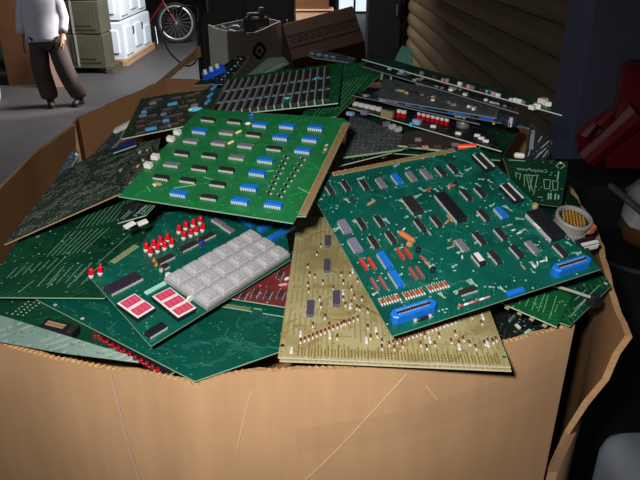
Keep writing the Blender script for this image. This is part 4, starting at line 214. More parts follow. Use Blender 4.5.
 'U': {'name': 'circuit_board','label': 'small green card with thick pale traces and reversed lettering near the round plug','group': None,'mat': 'pcb_forest','th': 1.6,'loc': [0.3114,0.8795,1.6358],'x': [0.992,-0.1108,-0.0601],'n': [-0.03,-0.6709,0.741],'out': [[-27.5,-35.0],[32.7,-37.2],[44.2,37.7],[-49.4,34.5]],'c': [['traces',0.9,'trace_pale',[-18.7,8.7,-18.7,-9.7],[-16.0,10.0,-11.7,-12.9],[-12.5,10.4,-7.3,-16.5],[-6.8,9.9,-11.7,-17.0],[-0.1,10.6,-5.9,-22.3],[-18.7,8.7,1.6,9.8],[-32.0,11.4,-23.1,9.2],[-31.1,11.5,-30.2,3.3],[-24.0,9.1,-25.7,0.8],[8.6,4.4,18.3,4.4],[8.6,4.4,9.4,-10.7],[18.3,4.4,16.4,-9.9],[9.4,-10.7,16.4,-9.9],[20.9,3.7,28.8,3.5],[20.9,3.7,21.6,-11.4],[28.8,3.5,27.7,-10.7],[21.6,-11.4,27.7,-10.7],[-0.4,-24.7,6.6,-24.6]],['traces',2,'trace_pale',[30.0,20.0,28.0,5.5],[15.4,-17.1,14.4,-27.1],[18.5,-16.7,17.9,-26.7],[25.0,-17.0,23.9,-26.1],[29.3,-18.5,28.3,-25.6]],['traces',1.2,'trace_pale',[33.0,35.9,26.6,29.0],[33.0,35.9,39.0,30.3],[26.6,29.0,30.1,25.2],[39.0,30.3,32.7,24.4],[-41.1,31.2,-17.8,32.0]],['text',-8.1,18.0,'CompuPower',7.5],['hole',32.7,34.0,0,3,'white_plastic'],['tube',-26.9,37.7,0,14,8,'white_plastic']]},
 'X': {'name': 'circuit_board','label': 'dark green board with a pale outline along the torn cardboard corner','group': None,'mat': 'pcb_dark','th': 1.6,'loc': [0.2966,0.6872,1.5698],'x': [0.7341,0.6652,0.1365],'n': [-0.0494,-0.1482,0.9877],'out': [[-64.9,-14.8],[-60.3,-39.3],[38.3,-36.7],[104.1,32.7],[41.5,32.4],[-58.7,25.7]],'c': [['traces',1,'trace_pale',[-32.2,-28.3,31.3,-26.5],[-46.5,-31.4,3.7,-28.5],[-15.0,-19.9,11.0,-19.5],[-19.4,-28.6,-7.1,-28.1]],['traces',4,'solder',[37.1,-29.8,40.2,-30.1]],['rim',1,'white_edge'],['rim',2,'white_edge']]},
 'Y': {'name': 'circuit_board','label': 'small green board with a row of tan pads under the large deep green board','group': None,'mat': 'pcb_mid','th': 1.6,'loc': [0.2542,0.6521,1.5711],'x': [0.7759,-0.6154,-0.1386],'n': [0.0196,-0.1961,0.9804],'out': [[-32.2,-32.0],[32.5,-29.0],[25.0,32.7],[-25.3,28.3]],'c': [['traces',0.8,'trace_pale',[5.6,-18.7,-1.5,17.9],[-0.6,-21.6,-7.3,10.5],[-9.1,-19.6,-13.1,3.1],[-16.2,-21.0,-19.1,-9.2],[20.5,-21.8,11.1,21.3],[10.9,-16.5,2.9,16.7],[20.9,-8.0,18.2,7.3]],['slab',-23.6,-36.6,0,5,4,2,0,'tan_part','solder_pad'],['slab',-8.5,-36.1,0,5,4,2,0,'tan_part','solder_pad'],['slab',6.0,-36.3,0,5,4,2,0,'tan_part','solder_pad'],['slab',21.3,-36.5,0,5,4,2,0,'tan_part','solder_pad'],['rim',0,'white_edge']]},
 'L1': {'name': 'circuit_board','label': 'scuffed silvery green board standing on edge against the front cardboard rim','group': None,'mat': 'pcb_silver','th': 1.6,'loc': [-0.2803,0.5875,1.5555],'x': [0.9529,-0.1186,-0.2791],'n': [0.0996,-0.747,0.6573],'out': [[95.8,7.5],[75.4,10.7],[-93.5,9.9],[-82.2,-19.3],[4.5,-8.7]],'c': [['rim',1,'white_edge']]},
 'L2': {'name': 'circuit_board','label': 'dark green board in the gap below the diagonal-trace board,holding a ribbon socket','group': None,'mat': 'pcb_dark','th': 1.6,'loc': [-0.3108,0.6436,1.5492],'x': [0.9645,-0.2437,-0.1015],'n': [0.0794,-0.0992,0.9919],'out': [[-72.6,-44.3],[42.9,-29.6],[129.6,-10.5],[65.1,16.6],[-45.9,44.6],[-119.1,23.2]],'c': [['ribbon',[-2.3,-9.6],[6.3,-24.4],[45.2,-24.9],[40.2,-9.2]],['traces',1.8,'solder',[-49.1,-4.0,-48.3,-2.6],[-42.6,-3.2,-41.9,-1.8],[-36.2,-2.4,-35.4,-1.0],[-48.6,1.1,-47.9,2.5],[-42.1,1.9,-41.4,3.3],[-35.7,2.7,-34.9,4.1],[-48.1,6.3,-47.4,7.7],[-41.6,7.1,-40.9,8.5],[-35.1,7.9,-34.3,9.3],[-47.6,11.5,-46.9,12.9],[-41.1,12.3,-40.3,13.7],[-34.6,13.1,-33.8,14.5],[-47.2,16.7,-46.4,18.2],[-40.6,17.5,-39.8,19.0],[-34.0,18.3,-33.2,19.8],[-46.7,22.1,-45.9,23.5],[-40.0,22.9,-39.3,24.3],[-33.4,23.7,-32.6,25.1]]]},
 'L3': {'name': 'circuit_board','label': 'narrow black strip lined with small red beads under the large teal board','group': None,'mat': 'pcb_black','th': 1.6,'loc': [-0.2093,0.5982,1.5401],'x': [0.8084,-0.5866,-0.0485],'n': [0.0599,0.0,0.9982],'out': [[-66.9,-7.4],[64.6,-5.8],[66.0,6.7],[-63.7,6.5]],'c': [['bead',-48.2,-8.8,0,5,'bead_red'],['bead',-38.4,-8.5,0,5,'bead_red'],['bead',-28.7,-8.3,0,5,'bead_red'],['bead',-19.2,-8.1,0,5,'bead_red'],['bead',-9.8,-7.8,0,5,'bead_red'],['bead',-0.5,-7.6,0,5,'bead_red'],['bead',8.7,-7.4,0,5,'bead_red'],['bead',17.8,-7.2,0,5,'bead_red'],['bead',26.7,-6.9,0,5,'bead_red'],['bead',35.6,-6.7,0,5,'bead_red'],['bead',44.3,-6.5,0,5,'bead_red'],['bead',52.9,-6.3,0,5,'bead_red']]},
 'K': {'name': 'circuit_board','label': 'narrow dark card tilted against the cardboard side,with a white tip at its upper end','group': None,'mat': 'pcb_black','th': 1.6,'loc': [-0.3975,1.0651,1.6012],'x': [0.7099,0.3242,0.6253],'n': [-0.5498,-0.2999,0.7796],'out': [[-97.3,-19.0],[67.0,-25.9],[85.9,0.0],[63.7,25.0],[-49.1,16.0],[-70.2,3.9]],'c': [['slab2',87.0,2.1,-42.7,41.5,9,6,'white_plastic','white_tip'],['slab2',16.6,0.0,-0.5,66.3,7,4,'chip_dark','long_chip'],['tube',-5.4,-2.9,45,8,4,'mint_part'],['rim',0,'grey_edge']]},
 'K2': {'name': 'circuit_board','label': 'small dark blue card behind the tilted narrow card at the box corner','group': None,'mat': 'pcb_blue','th': 1.6,'loc': [-0.4223,1.0307,1.6055],'x': [0.5921,0.3929,0.7036],'n': [-0.5025,-0.5025,0.7035],'out': [[-47.8,-8.9],[-28.1,-20.6],[33.0,-3.9],[32.8,17.4],[10.1,16.0]],'c': [['can',28.8,-1.9,0,5,3,'white_plastic']]},
 'K3': {'name': 'blue_card','label': 'deep blue card corner between the white tipped card and the bright green board','group': None,'mat': 'navy_part','th': 2,'loc': [-0.2917,0.9471,1.6698],'x': [0.9223,0.1483,0.3569],'n': [-0.3015,-0.3015,0.9045],'out': [[-21.3,-7.5],[16.0,-12.6],[14.9,6.5],[-9.7,13.6]],'c': []},
 'L4': {'name': 'circuit_board','label': 'dark card with a row of white dots and a tan edge behind the memory board','group': None,'mat': 'pcb_black','th': 1.6,'loc': [-0.1922,1.3586,1.7085],'x': [0.9744,-0.2243,-0.0171],'n': [-0.1,-0.5001,0.8602],'out': [[-55.9,-52.5],[14.1,-43.2],[37.5,41.1],[16.5,45.7],[-12.2,8.9]],'c': [['traces',2.6,'solder',[-1.8,-32.7,0.4,-29.6],[1.9,-22.2,4.2,-19.0],[5.7,-11.6,7.9,-8.4],[9.4,-0.9,11.7,2.3],[13.2,9.8,15.5,13.1],[17.1,20.7,19.4,24.0],[20.9,31.6,23.3,34.9]],['rim',1,'tan_edge'],['slab2',-20.4,-18.0,40.3,47.0,13,12,'plug_blue','terminal_block'],['slab',-32.8,-29.3,20,7,6,8,12,'white_plastic','terminal_screw'],['slab',-23.0,-19.4,20,7,6,8,12,'white_plastic','terminal_screw'],['slab',-13.2,-9.5,20,7,6,8,12,'white_plastic','terminal_screw']]},
 'BB': {'name': 'circuit_board','label': 'silvery ribbed card lying behind the middle of the memory board','group': None,'mat': 'pcb_silver','th': 1.6,'loc': [-0.1098,1.3884,1.7077],'x': [0.8241,0.5067,0.2534],'n': [0.0,-0.4472,0.8944],'out': [[-56.0,-2.0],[-52.5,-20.4],[44.4,-13.7],[47.0,9.9],[17.1,26.2]],'c': [['traces',2,'trace_grey',[-40.7,-4.5,-25.2,5.2],[-25.6,-3.5,-10.3,5.6],[-10.4,-2.5,4.7,6.1],[4.9,-1.5,19.8,6.6],[20.4,-0.5,35.1,7.0]],['traces',1.5,'solder',[-45.8,-17.0,35.7,-7.7],[-14.8,14.5,16.9,17.8]]]},
 'CC': {'name': 'circuit_board','label': 'slate grey strip of circuit board behind the green board with slanted traces','group': None,'mat': 'pcb_slate','th': 1.6,'loc': [0.0187,1.4838,1.7156],'x': [0.9609,-0.2529,-0.1124],'n': [0.0,-0.4061,0.9138],'out': [[-44.5,-9.6],[-28.3,-17.1],[57.3,-12.6],[61.1,8.6],[-0.6,15.5],[-44.9,15.2]],'c': [['slab',-36.8,-4.0,10,10,6,5,0,'metal_dull','small_part'],['slab',-20.5,-4.2,10,10,6,5,0,'chip_grey','small_part'],['slab',-4.3,-4.4,10,10,6,5,0,'scrap_grey','small_part'],['slab',11.8,-4.7,10,10,6,5,0,'metal_dull','small_part'],['slab',27.9,-4.9,10,10,6,5,0,'chip_dark','small_part']]},
 'Y2': {'name': 'circuit_board','label': 'dark board deep in the gap beside the tan board corner','group': None,'mat': 'pcb_black','th': 1.6,'loc': [0.2489,0.7018,1.5215],'x': [0.9783,0.2072,0.0012],'n': [0.0199,-0.0995,0.9948],'out': [[-66.8,-46.2],[29.0,-50.9],[89.1,17.0],[12.5,78.1],[-63.8,2.0]],'c': [['slab',-11.7,-6.2,40,14,3,3,0,'pcb_silver','small_part'],['slab',-11.8,-22.4,100,8,3,3,0,'white_plastic','small_part'],['slab',-5.2,-35.5,30,10,4,4,0,'mint_part','small_part']]},
 'Q2': {'name': 'brown_hardboard','label': 'plain brown hardboard piece beneath the board with the red switches','group': None,'mat': 'hardboard','th': 3,'loc': [0.1902,1.0001,1.6634],'x': [0.934,-0.3569,-0.0178],'n': [0.0,-0.0499,0.9988],'out': [[-55.4,-50.2],[54.4,-46.4],[74.0,24.5],[-12.0,56.6],[-61.1,15.5]],'c': [['slab',-33.3,-50.9,20,14,6,5,0,'chip_dark','small_part'],['slab',-12.7,-52.7,20,10,6,5,0,'tan_part','small_part'],['slab',3.4,-41.7,20,12,6,5,0,'chip_maroon','small_part'],['slab',20.8,-44.7,20,14,6,5,0,'chip_black','small_part'],['slab',-31.3,-20.0,20,10,6,5,0,'chip_grey','small_part'],['slab',27.3,-22.8,20,12,6,5,0,'metal_dull','small_part']]},
 'Base1': {'name': 'circuit_board','label': 'bottom dark green board under the pile by the slatted door','group': None,'mat': 'pcb_dark','th': 1.6,'loc': [0.2036,1.2135,1.6421],'x': [1.0,0.0,0.0],'n': [0.0,-0.02,0.9998],'out': [[-162.8,-188.8],[77.8,-238.8],[154.5,-74.4],[139.4,181.0],[-68.7,256.5],[-140.2,64.5]],'c': []},
 'V2': {'name': 'circuit_board','label': 'green board mostly hidden under the round multi-pin connector','group': None,'mat': 'pcb_forest','th': 1.6,'loc': [0.3479,0.8932,1.5808],'x': [0.9667,-0.2547,0.0229],'n': [-0.0497,-0.0994,0.9938],'out': [[-49.1,-87.0],[43.0,-79.4],[37.0,50.1],[17.8,96.7],[-48.7,19.6]],'c': []},
}
PT = {
 'rim_front': [[-0.4332,0.6292,1.545],[-0.3531,0.6029,1.545],[-0.2879,0.5765,1.545],[-0.218,0.5561,1.545],[-0.1746,0.5484,1.545],[-0.1255,0.5318,1.545],[-0.0824,0.5501,1.545],[-0.0414,0.5535,1.545],[0.0208,0.5587,1.545],[0.1056,0.5693,1.545],[0.2134,0.6088,1.545],[0.2952,0.6419,1.545]],
 'rim_right': [[0.3494,0.6148,1.545],[0.3744,0.7247,1.545],[0.423,0.8909,1.545],[0.4456,1.0399,1.545],[0.4608,1.1878,1.545],[0.5103,1.4737,1.545]],
 'rim_left': [[-0.532,0.7284,1.54],[-0.5843,1.1203,1.545],[-0.597,1.3152,1.55],[-0.5749,1.4796,1.56],[-0.5878,1.5447,1.56],[-0.524,1.6158,1.58],[-0.4616,1.6746,1.6],[-0.4073,1.7291,1.62]],
 'person': [-3.435,8.346,-0.0],
 'foot_a': [-3.504,8.29,0.0],
 'foot_b': [-3.144,8.402,0.0],
 'tallbox_l': [-4.231,9.0,-0.0],
 'tallbox_r': [-3.832,9.262,0.0],
 'bucket': [-4.341,8.752,-0.0],
 'panel': [-3.808,9.468,0.0],
 'crate_l': [-4.251,11.083,0.0],
 'crate_r': [-3.18,11.083,0.0],
 'foam_l': [-3.296,10.9,-0.0],
 'foam_r': [-3.271,13.038,0.0],
 'bike': [-2.952,13.983,0.0],
 'redpost': [-3.344,13.7,0.0],
 'pole': [-1.236,6.411,0.0],
 'round_plug': [0.3373,0.7999,1.6069],
 'comb_block': [0.3533,0.779,1.5857],
 'orange_bit': [0.3608,0.7994,1.594],
 'white_lead': [[0.2659,0.6547,1.5907],[0.29,0.6544,1.583],[0.3115,0.6532,1.5757]],
 'black_plug': [0.317,0.653,1.5705],
 'orange_capsule': [0.2148,0.9194,1.6749],
 'pale_strap': [[0.1126,1.2132,1.7148],[0.1163,1.2202,1.7299],[0.1255,1.2218,1.7332],[0.1311,1.2171,1.7232],[0.1311,1.2101,1.7081]],
 'cable_loop': [[-1.2951,7.2343,1.1565],[-1.3057,7.3011,1.3011],[-1.4649,7.3011,1.3011],[-1.6018,7.2173,1.2388],[-1.6477,7.0944,1.092],[-1.6111,7.0242,0.9401],[-1.5169,6.9715,0.8261],[-1.3955,6.9568,0.7466],[-1.3087,7.0198,0.7875],[-1.2951,7.1186,0.906],[-1.2951,7.1987,1.0794]],
 'flap': [[-0.5028,1.7134,1.5576],[-0.4209,1.8222,1.6022],[-0.3754,2.0659,1.653],[-0.3723,2.0517,1.6222],[-0.402,1.9942,1.6168],[-0.4655,1.7824,1.5638]],
 'dbox': [[-1.12,6.7982,1.1662],[-0.8871,6.4484,1.1245],[-0.405,7.0771,1.1738]],
 'carton': [[-0.3052,6.5573,0.8833],[0.4332,6.6234,1.0263],[0.3351,6.9986,1.3615],[-0.3452,6.907,1.1634]],
 'small_carton': [[-0.3215,10.0462,1.0433],[0.0438,10.0462,1.0433],[0.0438,10.0952,1.1494]],
 'pale_bag': [0.3434,6.3764,0.9686],
 'machine': [[1.0102,2.3537,1.2029],[1.1323,2.2779,1.3964],[1.0966,2.3537,1.3221],[1.1323,2.3402,1.5313],[1.0231,2.4388,1.268]],
 'sack': [0.9903,1.8715,1.113],
 'bar': [[0.9402,1.9795,1.2275],[0.925,1.7104,1.2412]],
 'drum': [0.792,1.2721,0.7694],
 'tape': [[0.0308,0.6343,1.4156]],
}


# ------------------------------------------------------------------ setting
# materials of the place
plain('concrete', (74, 70, 69), .55, 0, .4, .25, 3., bump=.15)
plain('cardboard_shaded', (150, 108, 72), .8, 0, .2, .12, 14, bump=.1); plain('cardboard_edge', (186, 146, 104), .85, 0, .2, .3, 160, bump=.6)  # weaker light inside the box put into a darker cardboard tone
plain('hardboard', (62, 44, 34), .7); plain('cardboard_dark', (96, 62, 36), .8, 0, .2, .15, 9); plain('cardboard_grey', (196, 188, 174), .8, 0, .2, .12, 9); plain('carton_print', (66, 44, 34), .8)
plain('emblem_black', (16, 16, 18), .7); plain('shutter_slat', (112, 92, 66), .5, .2, .4, .3, 5., bump=.1); plain('shutter_gap', (36, 30, 26), .8)
plain('post_blue', (84, 88, 108), .5, 0, .4, .2, 6); plain('wall_dark', (34, 34, 40), .8, 0, .3, .25, 2); plain('wall_back_grey', (30, 27, 26), .9, 0, .2, .3, 1.5)
plain('machine_red', (108, 8, 12), .4, 0, .5, .2, 9); plain('machine_dark', (26, 26, 30), .6); plain('steel_blue', (70, 84, 100), .4, .3)
plain('foam', (222, 228, 230), .7, 0, .3, .05, 6); plain('pallet_wood', (190, 150, 116), .8, 0, .2, .2, 8); plain('crate_olive', (86, 82, 66), .8, 0, .2, .25, 5, bump=.2); plain('strap_pale', (170, 168, 158), .6)
plain('skin', (176, 128, 104), .55, 0, .4, .06, 20); plain('shirt', (196, 190, 196), .85, 0, .2, .1, 12, bump=.3); plain('trousers', (78, 66, 62), .9, 0, .2, .2, 14, bump=.3); plain('shoe', (30, 26, 26), .5); plain('hair', (40, 30, 24), .8); plain('eye', (230, 228, 224), .3); plain('iris', (40, 30, 22), .3); plain('lip', (150, 86, 76), .5)
plain('rubber', (20, 20, 22), .7); plain('rim_steel', (190, 190, 186), .3, .7); plain('cable_black', (14, 14, 16), .45); plain('bucket_white', (196, 192, 180), .5); plain('sack_white', (180, 176, 170), .35, 0, .5, .15, 12, bump=.5); plain('sack_brown', (120, 84, 44), .6, 0, .3, .2, 10)
plain('tote_grey', (214, 220, 230), .4, 0, .5, .08, 10); plain('pink_board', (196, 150, 132), .8); plain('scrap_dark', (30, 28, 30), .5, 0, .4, .3, 20); plain('scrap_grey', (104, 108, 112), .45, .3, .5, .25, 30); plain('tape_clear', (186, 160, 130), .12, 0, .8, .05, 20, alpha=.05); plain('scratch', (202, 172, 142), .8); plain('strap_bluegrey', (120, 130, 136), .5)
plain('crease_grey', (160, 136, 118), .6); plain('plug_blue', (20, 84, 214), .35); plain('bag_pale', (130, 128, 130), .6, bump=.3)
def glow(name, rgb, s):
    m = bpy.data.materials.new(name); t, N, L, b = nt(m); b.inputs['Emission Color'].default_value = lin(rgb)+(1,); b.inputs['Emission Strength'].default_value = s; b.inputs['Base Color'].default_value = lin(rgb)+(1,); MATS[name] = m
plain('cap_ink', (34, 36, 56), .4); plain('capsule_red', (230, 70, 40), .4)
glow('added_glow', (220, 232, 240), 1.0)
def cardboard(name, rgb, flute=700.):
    m = bpy.data.materials.new(name); t, N, L, b = nt(m); c = lin(rgb)
    tc = N.new('ShaderNodeTexCoord'); no = N.new('ShaderNodeTexNoise'); no.inputs['Scale'].default_value = 6; no.inputs['Detail'].default_value = 7; L.new(tc.outputs['Object'], no.inputs['Vector'])
    mp = N.new('ShaderNodeMapping'); mp.inputs['Scale'].default_value = (1, 1, .12); L.new(tc.outputs['Object'], mp.inputs['Vector'])
    n2 = N.new('ShaderNodeTexNoise'); n2.inputs['Scale'].default_value = 60; n2.inputs['Detail'].default_value = 3; L.new(mp.outputs[0], n2.inputs['Vector'])
    mx = N.new('ShaderNodeMixRGB'); mx.inputs[1].default_value = tuple(v*.80 for v in c)+(1,); mx.inputs[2].default_value = tuple(v*1.14 for v in c)+(1,); L.new(no.outputs['Fac'], mx.inputs[0])
    m2 = N.new('ShaderNodeMixRGB'); m2.blend_type = 'MULTIPLY'; m2.inputs[0].default_value = .22; L.new(mx.outputs[0], m2.inputs[1]); L.new(n2.outputs['Fac'], m2.inputs[2]); L.new(m2.outputs[0], b.inputs['Base Color'])
    b.inputs['Roughness'].default_value = .75; b.inputs['Specular IOR Level'].default_value = .25
    bu = N.new('ShaderNodeBump'); bu.inputs['Strength'].default_value = .3; bu.inputs['Distance'].default_value = .003; L.new(no.outputs['Fac'], bu.inputs['Height']); L.new(bu.outputs[0], b.inputs['Normal'])
    MATS[name] = m
cardboard('cardboard', (184, 145, 107))
# floor and walls
b = MB(); b.box(0, 9, -.1, 30, 30, .1, 'concrete'); tag(b.obj('floor'), kind='structure')
XW = 1.25
b = MB(); b.box(XW+.45, 9, 0, .3, 30, 5.5, 'wall_dark'); tag(b.obj('wall_right'), kind='structure')
b = MB(); b.box(-5, 20.2, 0, 30, .3, 5.5, 'wall_back_grey'); tag(b.obj('wall_back'), kind='structure')
# slatted roller door: curved slats, each a part
door = thing('door_1', None, None, (XW, 6.6, 0)); tag(door, kind='structure')
def slat_mesh():
    b = MB(); Ls = 6.9; h = .165; pr = [(0., 0), (-.018, .02), (-.03, .06), (-.03, .10), (-.012, .145), (0., .165)]
    k = len(pr); b.v = [(x, -Ls/2, z) for x, z in pr]+[(x, Ls/2, z) for x, z in pr]+[(.03, -Ls/2, h), (.03, -Ls/2, 0), (.03, Ls/2, h), (.03, Ls/2, 0)]; b.mi('shutter_slat')
    b.f = [(i, i+1, k+i+1, k+i) for i in range(k-1)]+[(2*k, 2*k+1, 2*k+3, 2*k+2), (k-1, 2*k, 2*k+2, 2*k-1), tuple(range(k))+(2*k, ), (2*k+1, 0, 2*k)]
    b.f = [(i, i+1, k+i+1, k+i) for i in range(k-1)]+[(2*k, 2*k+1, 2*k+3, 2*k+2), (k-1, 2*k, 2*k+2, 2*k-1), tuple(reversed(range(k)))+(2*k+1, 2*k), tuple(range(k, 2*k))+(2*k+2, 2*k+3), (2*k+1, 0, k, 2*k+3)]
    b.m = [0]*len(b.f); return b.mesh('slat')
sm_ = slat_mesh()
for i in range(22):
    o = link('slat', sm_, door); o.location = (0, 0, .02+i*.17)
b = MB(); b.box(.045, 0, 0, .02, 7.0, 3.8, 'shutter_gap'); b.obj('backing', door)
b = MB(); b.prism([(XW-.16, 2.72), (XW+.30, 2.72), (XW+.30, 3.10), (XW-.06, 3.10), (XW-.06, 3.02), (XW-.16, 3.02)], 0, 5.2, 'post_blue'); tag(b.obj('trim_1'), kind='structure')
b = MB(); b.prism([(XW-.10, 10.1), (XW+.30, 10.1), (XW+.30, 10.6), (XW-.10, 10.6)], 0, 5.2, 'wall_dark'); tag(b.obj('trim_2'), kind='structure')
# added glazed door in the far wall; glowing panes stand for distant bright spots
w = thing('added_door', None, None, (1.0, 19.98, 0.)); tag(w, kind='structure')
b = MB()
for x0, x1, z0, z1 in ((-.55, .55, 0, .06), (-.55, .55, 1.9, 2.0), (-.55, -.45, .06, 1.9), (.45, .55, .06, 1.9), (-.03, .03, .06, 1.9)): b.box((x0+x1)/2, 0, z0, x1-x0, .10, z1-z0, 'scrap_dark')
b.obj('door_frame', w)
for x in (-.24, .24): b = MB(); b.box(x, 0, .06, .42, .02, 1.84, 'added_glow'); b.obj('pane', w)
# ------------------------------------------------------------------ the big cardboard box that holds the boards
cbox = thing('cardboard_box', 'large torn cardboard bulk box heaped with scrap circuit boards', 'box', (-.05, 1.1, 0))
def panel(name, rows, mat='cardboard', th=.007, inner='cardboard_shaded', parent=cbox, flip=False):
    """a bent sheet from rows of world points, with thickness and a torn rim"""
    nr, nc = len(rows), len(rows[0]); V = [Vector(p) for r in rows for p in r]; off = parent.location
    F = [(r*nc+c, r*nc+c+1, (r+1)*nc+c+1, (r+1)*nc+c) for r in range(nr-1) for c in range(nc-1)]
    me = bpy.data.meshes.new(name); me.from_pydata([tuple(v-off) for v in V], [], F)
    bm = bmesh.new(); bm.from_mesh(me); bm.normal_update(); N_ = [v.normal.copy() for v in bm.verts]; bm.free()
    s = -1 if flip else 1; k = len(V)
    v2 = [tuple(v-off) for v in V]+[tuple(v-off-N_[i]*th*s) for i, v in enumerate(V)]
    F2 = list(F)+[tuple(k+i for i in reversed(f)) for f in F]; mi = [0]*len(F)+[1]*len(F)
    loop = [c for c in range(nc)]+[r*nc+nc-1 for r in range(1, nr)]+[(nr-1)*nc+c for c in range(nc-2, -1, -1)]+[r*nc for r in range(nr-2, 0, -1)]
    for i in range(len(loop)):
        a, b_ = loop[i], loop[(i+1) % len(loop)]; F2.append((b_, a, k+a, k+b_)); mi.append(2)
    me = bpy.data.meshes.new(name); me.from_pydata(v2, [], F2)
    for m in (mat, inner, 'cardboard_edge'): me.materials.append(MATS[m])
    me.polygons.foreach_set('material_index', mi); me.update()
    bm = bmesh.new(); bm.from_mesh(me); bmesh.ops.recalc_face_normals(bm, faces=bm.faces); bm.to_mesh(me); bm.free()
    o = link(name, me, parent); return smooth_angle(o, 30)
def resample(P, n):
    P = [Vector(p) for p in P]; d = [0]
    for a, b_ in zip(P, P[1:]): d.append(d[-1]+(b_-a).length)
    out = []
    for i in range(n):
        t = d[-1]*i/(n-1); k = max(j for j in range(len(d)) if d[j] <= t+1e-9); k = min(k, len(P)-2); u = (t-d[k])/max(1e-9, d[k+1]-d[k]); out.append(P[k].lerp(P[k+1], u))
    return out
ZB = .14
zs = [0, -.03, -.07, -.12, -.18, -.26, -.36, -.55, -.85, None]
def wall_rows(rim, bulge, ragged=.002, toe=0.):
    rows = []
    for j, dz in enumerate(zs):
        row = []
        for i, p in enumerate(rim):
            z = ZB if dz is None else p.z+dz
            k = (p.z-z); u = i/(len(rim)-1)
            o = bulge(u, k); q = Vector((p.x, p.y, z))+o
            if j == 0: q.z += random.uniform(-ragged, ragged)
            row.append(q)
        rows.append(row)
    return rows
rf = resample(PT['rim_front'], 40)
fr = panel('front_panel', wall_rows(rf, lambda u, k: Vector((0, .012*math.sin(min(1, k/.25)*math.pi)*math.sin(u*math.pi)*-1+.02*min(k, .5), 0))), flip=True)
# front-right corner is torn: the right wall splays out past the front panel
rr = resample(PT['rim_right'], 30)
rows = []
for j, dz in enumerate(zs):
    row = []
    for i, p in enumerate(rr):
        z = ZB if dz is None else p.z+dz; u = i/(len(rr)-1); k = p.z-z
        w_ = max(0, 1-u/.18)*min(1, k/.29); tx, ty = .314, .690
        q = Vector((p.x+(tx-p.x)*w_+.03*math.sin(min(k, .5)/.5*math.pi)*u*(1-u), p.y+(ty-p.y)*w_, z))
        if i == 0: q += Vector((random.uniform(-.004, .004), random.uniform(-.004, .004), 0))
        if j == 0: q.z += random.uniform(-.004, .004)
        row.append(q)
    rows.append(row)
panel('right_panel', rows, 'cardboard', .008, 'cardboard_shaded', flip=True)
rl = resample(PT['rim_left'][:4], 20); panel('left_panel', wall_rows(rl, lambda u, k: Vector((-.015*math.sin(min(1, k/.4)*math.pi), 0, 0))))
rk = resample(PT['rim_left'][3:5], 4)
rb = resample(PT['rim_left'][4:], 16); panel('back_corner_panel', wall_rows([rl[-1]]+rb, lambda u, k: Vector((0, .01*math.sin(min(1, k/.4)*math.pi), 0))))
end = Vector(rb[-1]); back = resample([end, Vector((-.2, 1.80, 1.60)), Vector((.1, 1.80, 1.56)), Vector((.36, 1.70, 1.55)), Vector(PT['rim_right'][-1])], 20); panel('back_panel', wall_rows(back, lambda u, k: Vector((0, .01*math.sin(min(1, k/.4)*math.pi), 0))))
lc = resample([Vector(PT['rim_left'][0]), Vector(PT['rim_front'][0])], 6); panel('front_corner_panel', wall_rows(lc, lambda u, k: Vector((0, 0, 0))), flip=True)
b = MB(); poly = [(p.x+.05, p.y-1.1) for p in [Vector(q) for q in PT['rim_front'][::3]]+[Vector(PT['rim_front'][-1])]+[Vector(q) for q in PT['rim_right'][1:]]]+[(.05+.36-.0, .58), (-.0, .67), (-.2, .62)]+[(p[0]+.05, p[1]-1.1) for p in PT['rim_left'][::-1]]
cx_ = sum(p[0] for p in poly)/len(poly); cy_ = sum(p[1] for p in poly)/len(poly)
b.prism([(cx_+(x-cx_)*.94, cy_+(y-cy_)*.94) for x, y in poly], 1.44, 1.45, 'cardboard_shaded'); b.obj('inner_sheet', cbox)
# corrugation showing along the torn front rim
b = MB()
rim = resample(PT['rim_front'], 220); off = cbox.location
b.path([p-off+Vector((0, -.001+.0022*(1 if i % 2 else -1)+.004, -.0005)) for i, p in enumerate(rim)], .0016, 'cardboard_edge', 5); b.obj('corrugation', cbox)
# pale scratches, strapping mark and clear tape on the front panel
def on_front(u, k, out=.0015):
    """point on the front panel: u along it, k below the rim"""
    i = min(len(rf)-2, int(u*(len(rf)-1))); t = u*(len(rf)-1)-i; p = rf[i].lerp(rf[i+1], t); d = (rf[i+1]-rf[i]).normalized(); nn = Vector((d.y, -d.x, 0))
    return Vector((p.x, p.y, p.z-k))+Vector((0, .012*math.sin(min(1, k/.25)*math.pi)*math.sin(u*math.pi)*-1+.02*min(k, .5), 0))+nn*out-off
def strip(name, P, w, mat):
    b = MB(); b.mi(mat); n = len(P)
    for i, p in enumerate(P):
        d = (P[min(i+1, n-1)]-P[max(i-1, 0)]).normalized(); s = Vector((d.z, 0, -d.x)).normalized()*w/2
        b.v += [tuple(p+s), tuple(p-s), tuple(p-s+Vector((0, -.0005, 0))), tuple(p+s+Vector((0, -.0005, 0)))]
    for i in range(n-1):
        for a in range(4): b.f.append((i*4+a, i*4+(a+1) % 4, i*4+4+(a+1) % 4, i*4+4+a)); b.m.append(0)
    b.f += [(3, 2, 1, 0), tuple(len(b.v)-4+i for i in range(4))]; b.m += [0, 0]
    return b.obj(name, cbox)
def front_px(x0, z0, x1, z1, n=10):
    """points on the front panel between two (u, depth below rim) pairs"""
    return [on_front(x0+(x1-x0)*i/n, z0+(z1-z0)*i/n) for i in range(n+1)]
strip('crease', front_px(.715, .012, .52, .19), .0010, 'scratch')
strip('crease', front_px(.500, .02, .475, .09), .0007, 'scratch')
strip('crease', front_px(.30, .004, .335, .22), .0020, 'crease_grey')
strip('crease', front_px(.745, .030, .765, .052), .0010, 'scratch')
strip('packing_tape', front_px(.56, .085, .995, .055), .034, 'tape_clear')
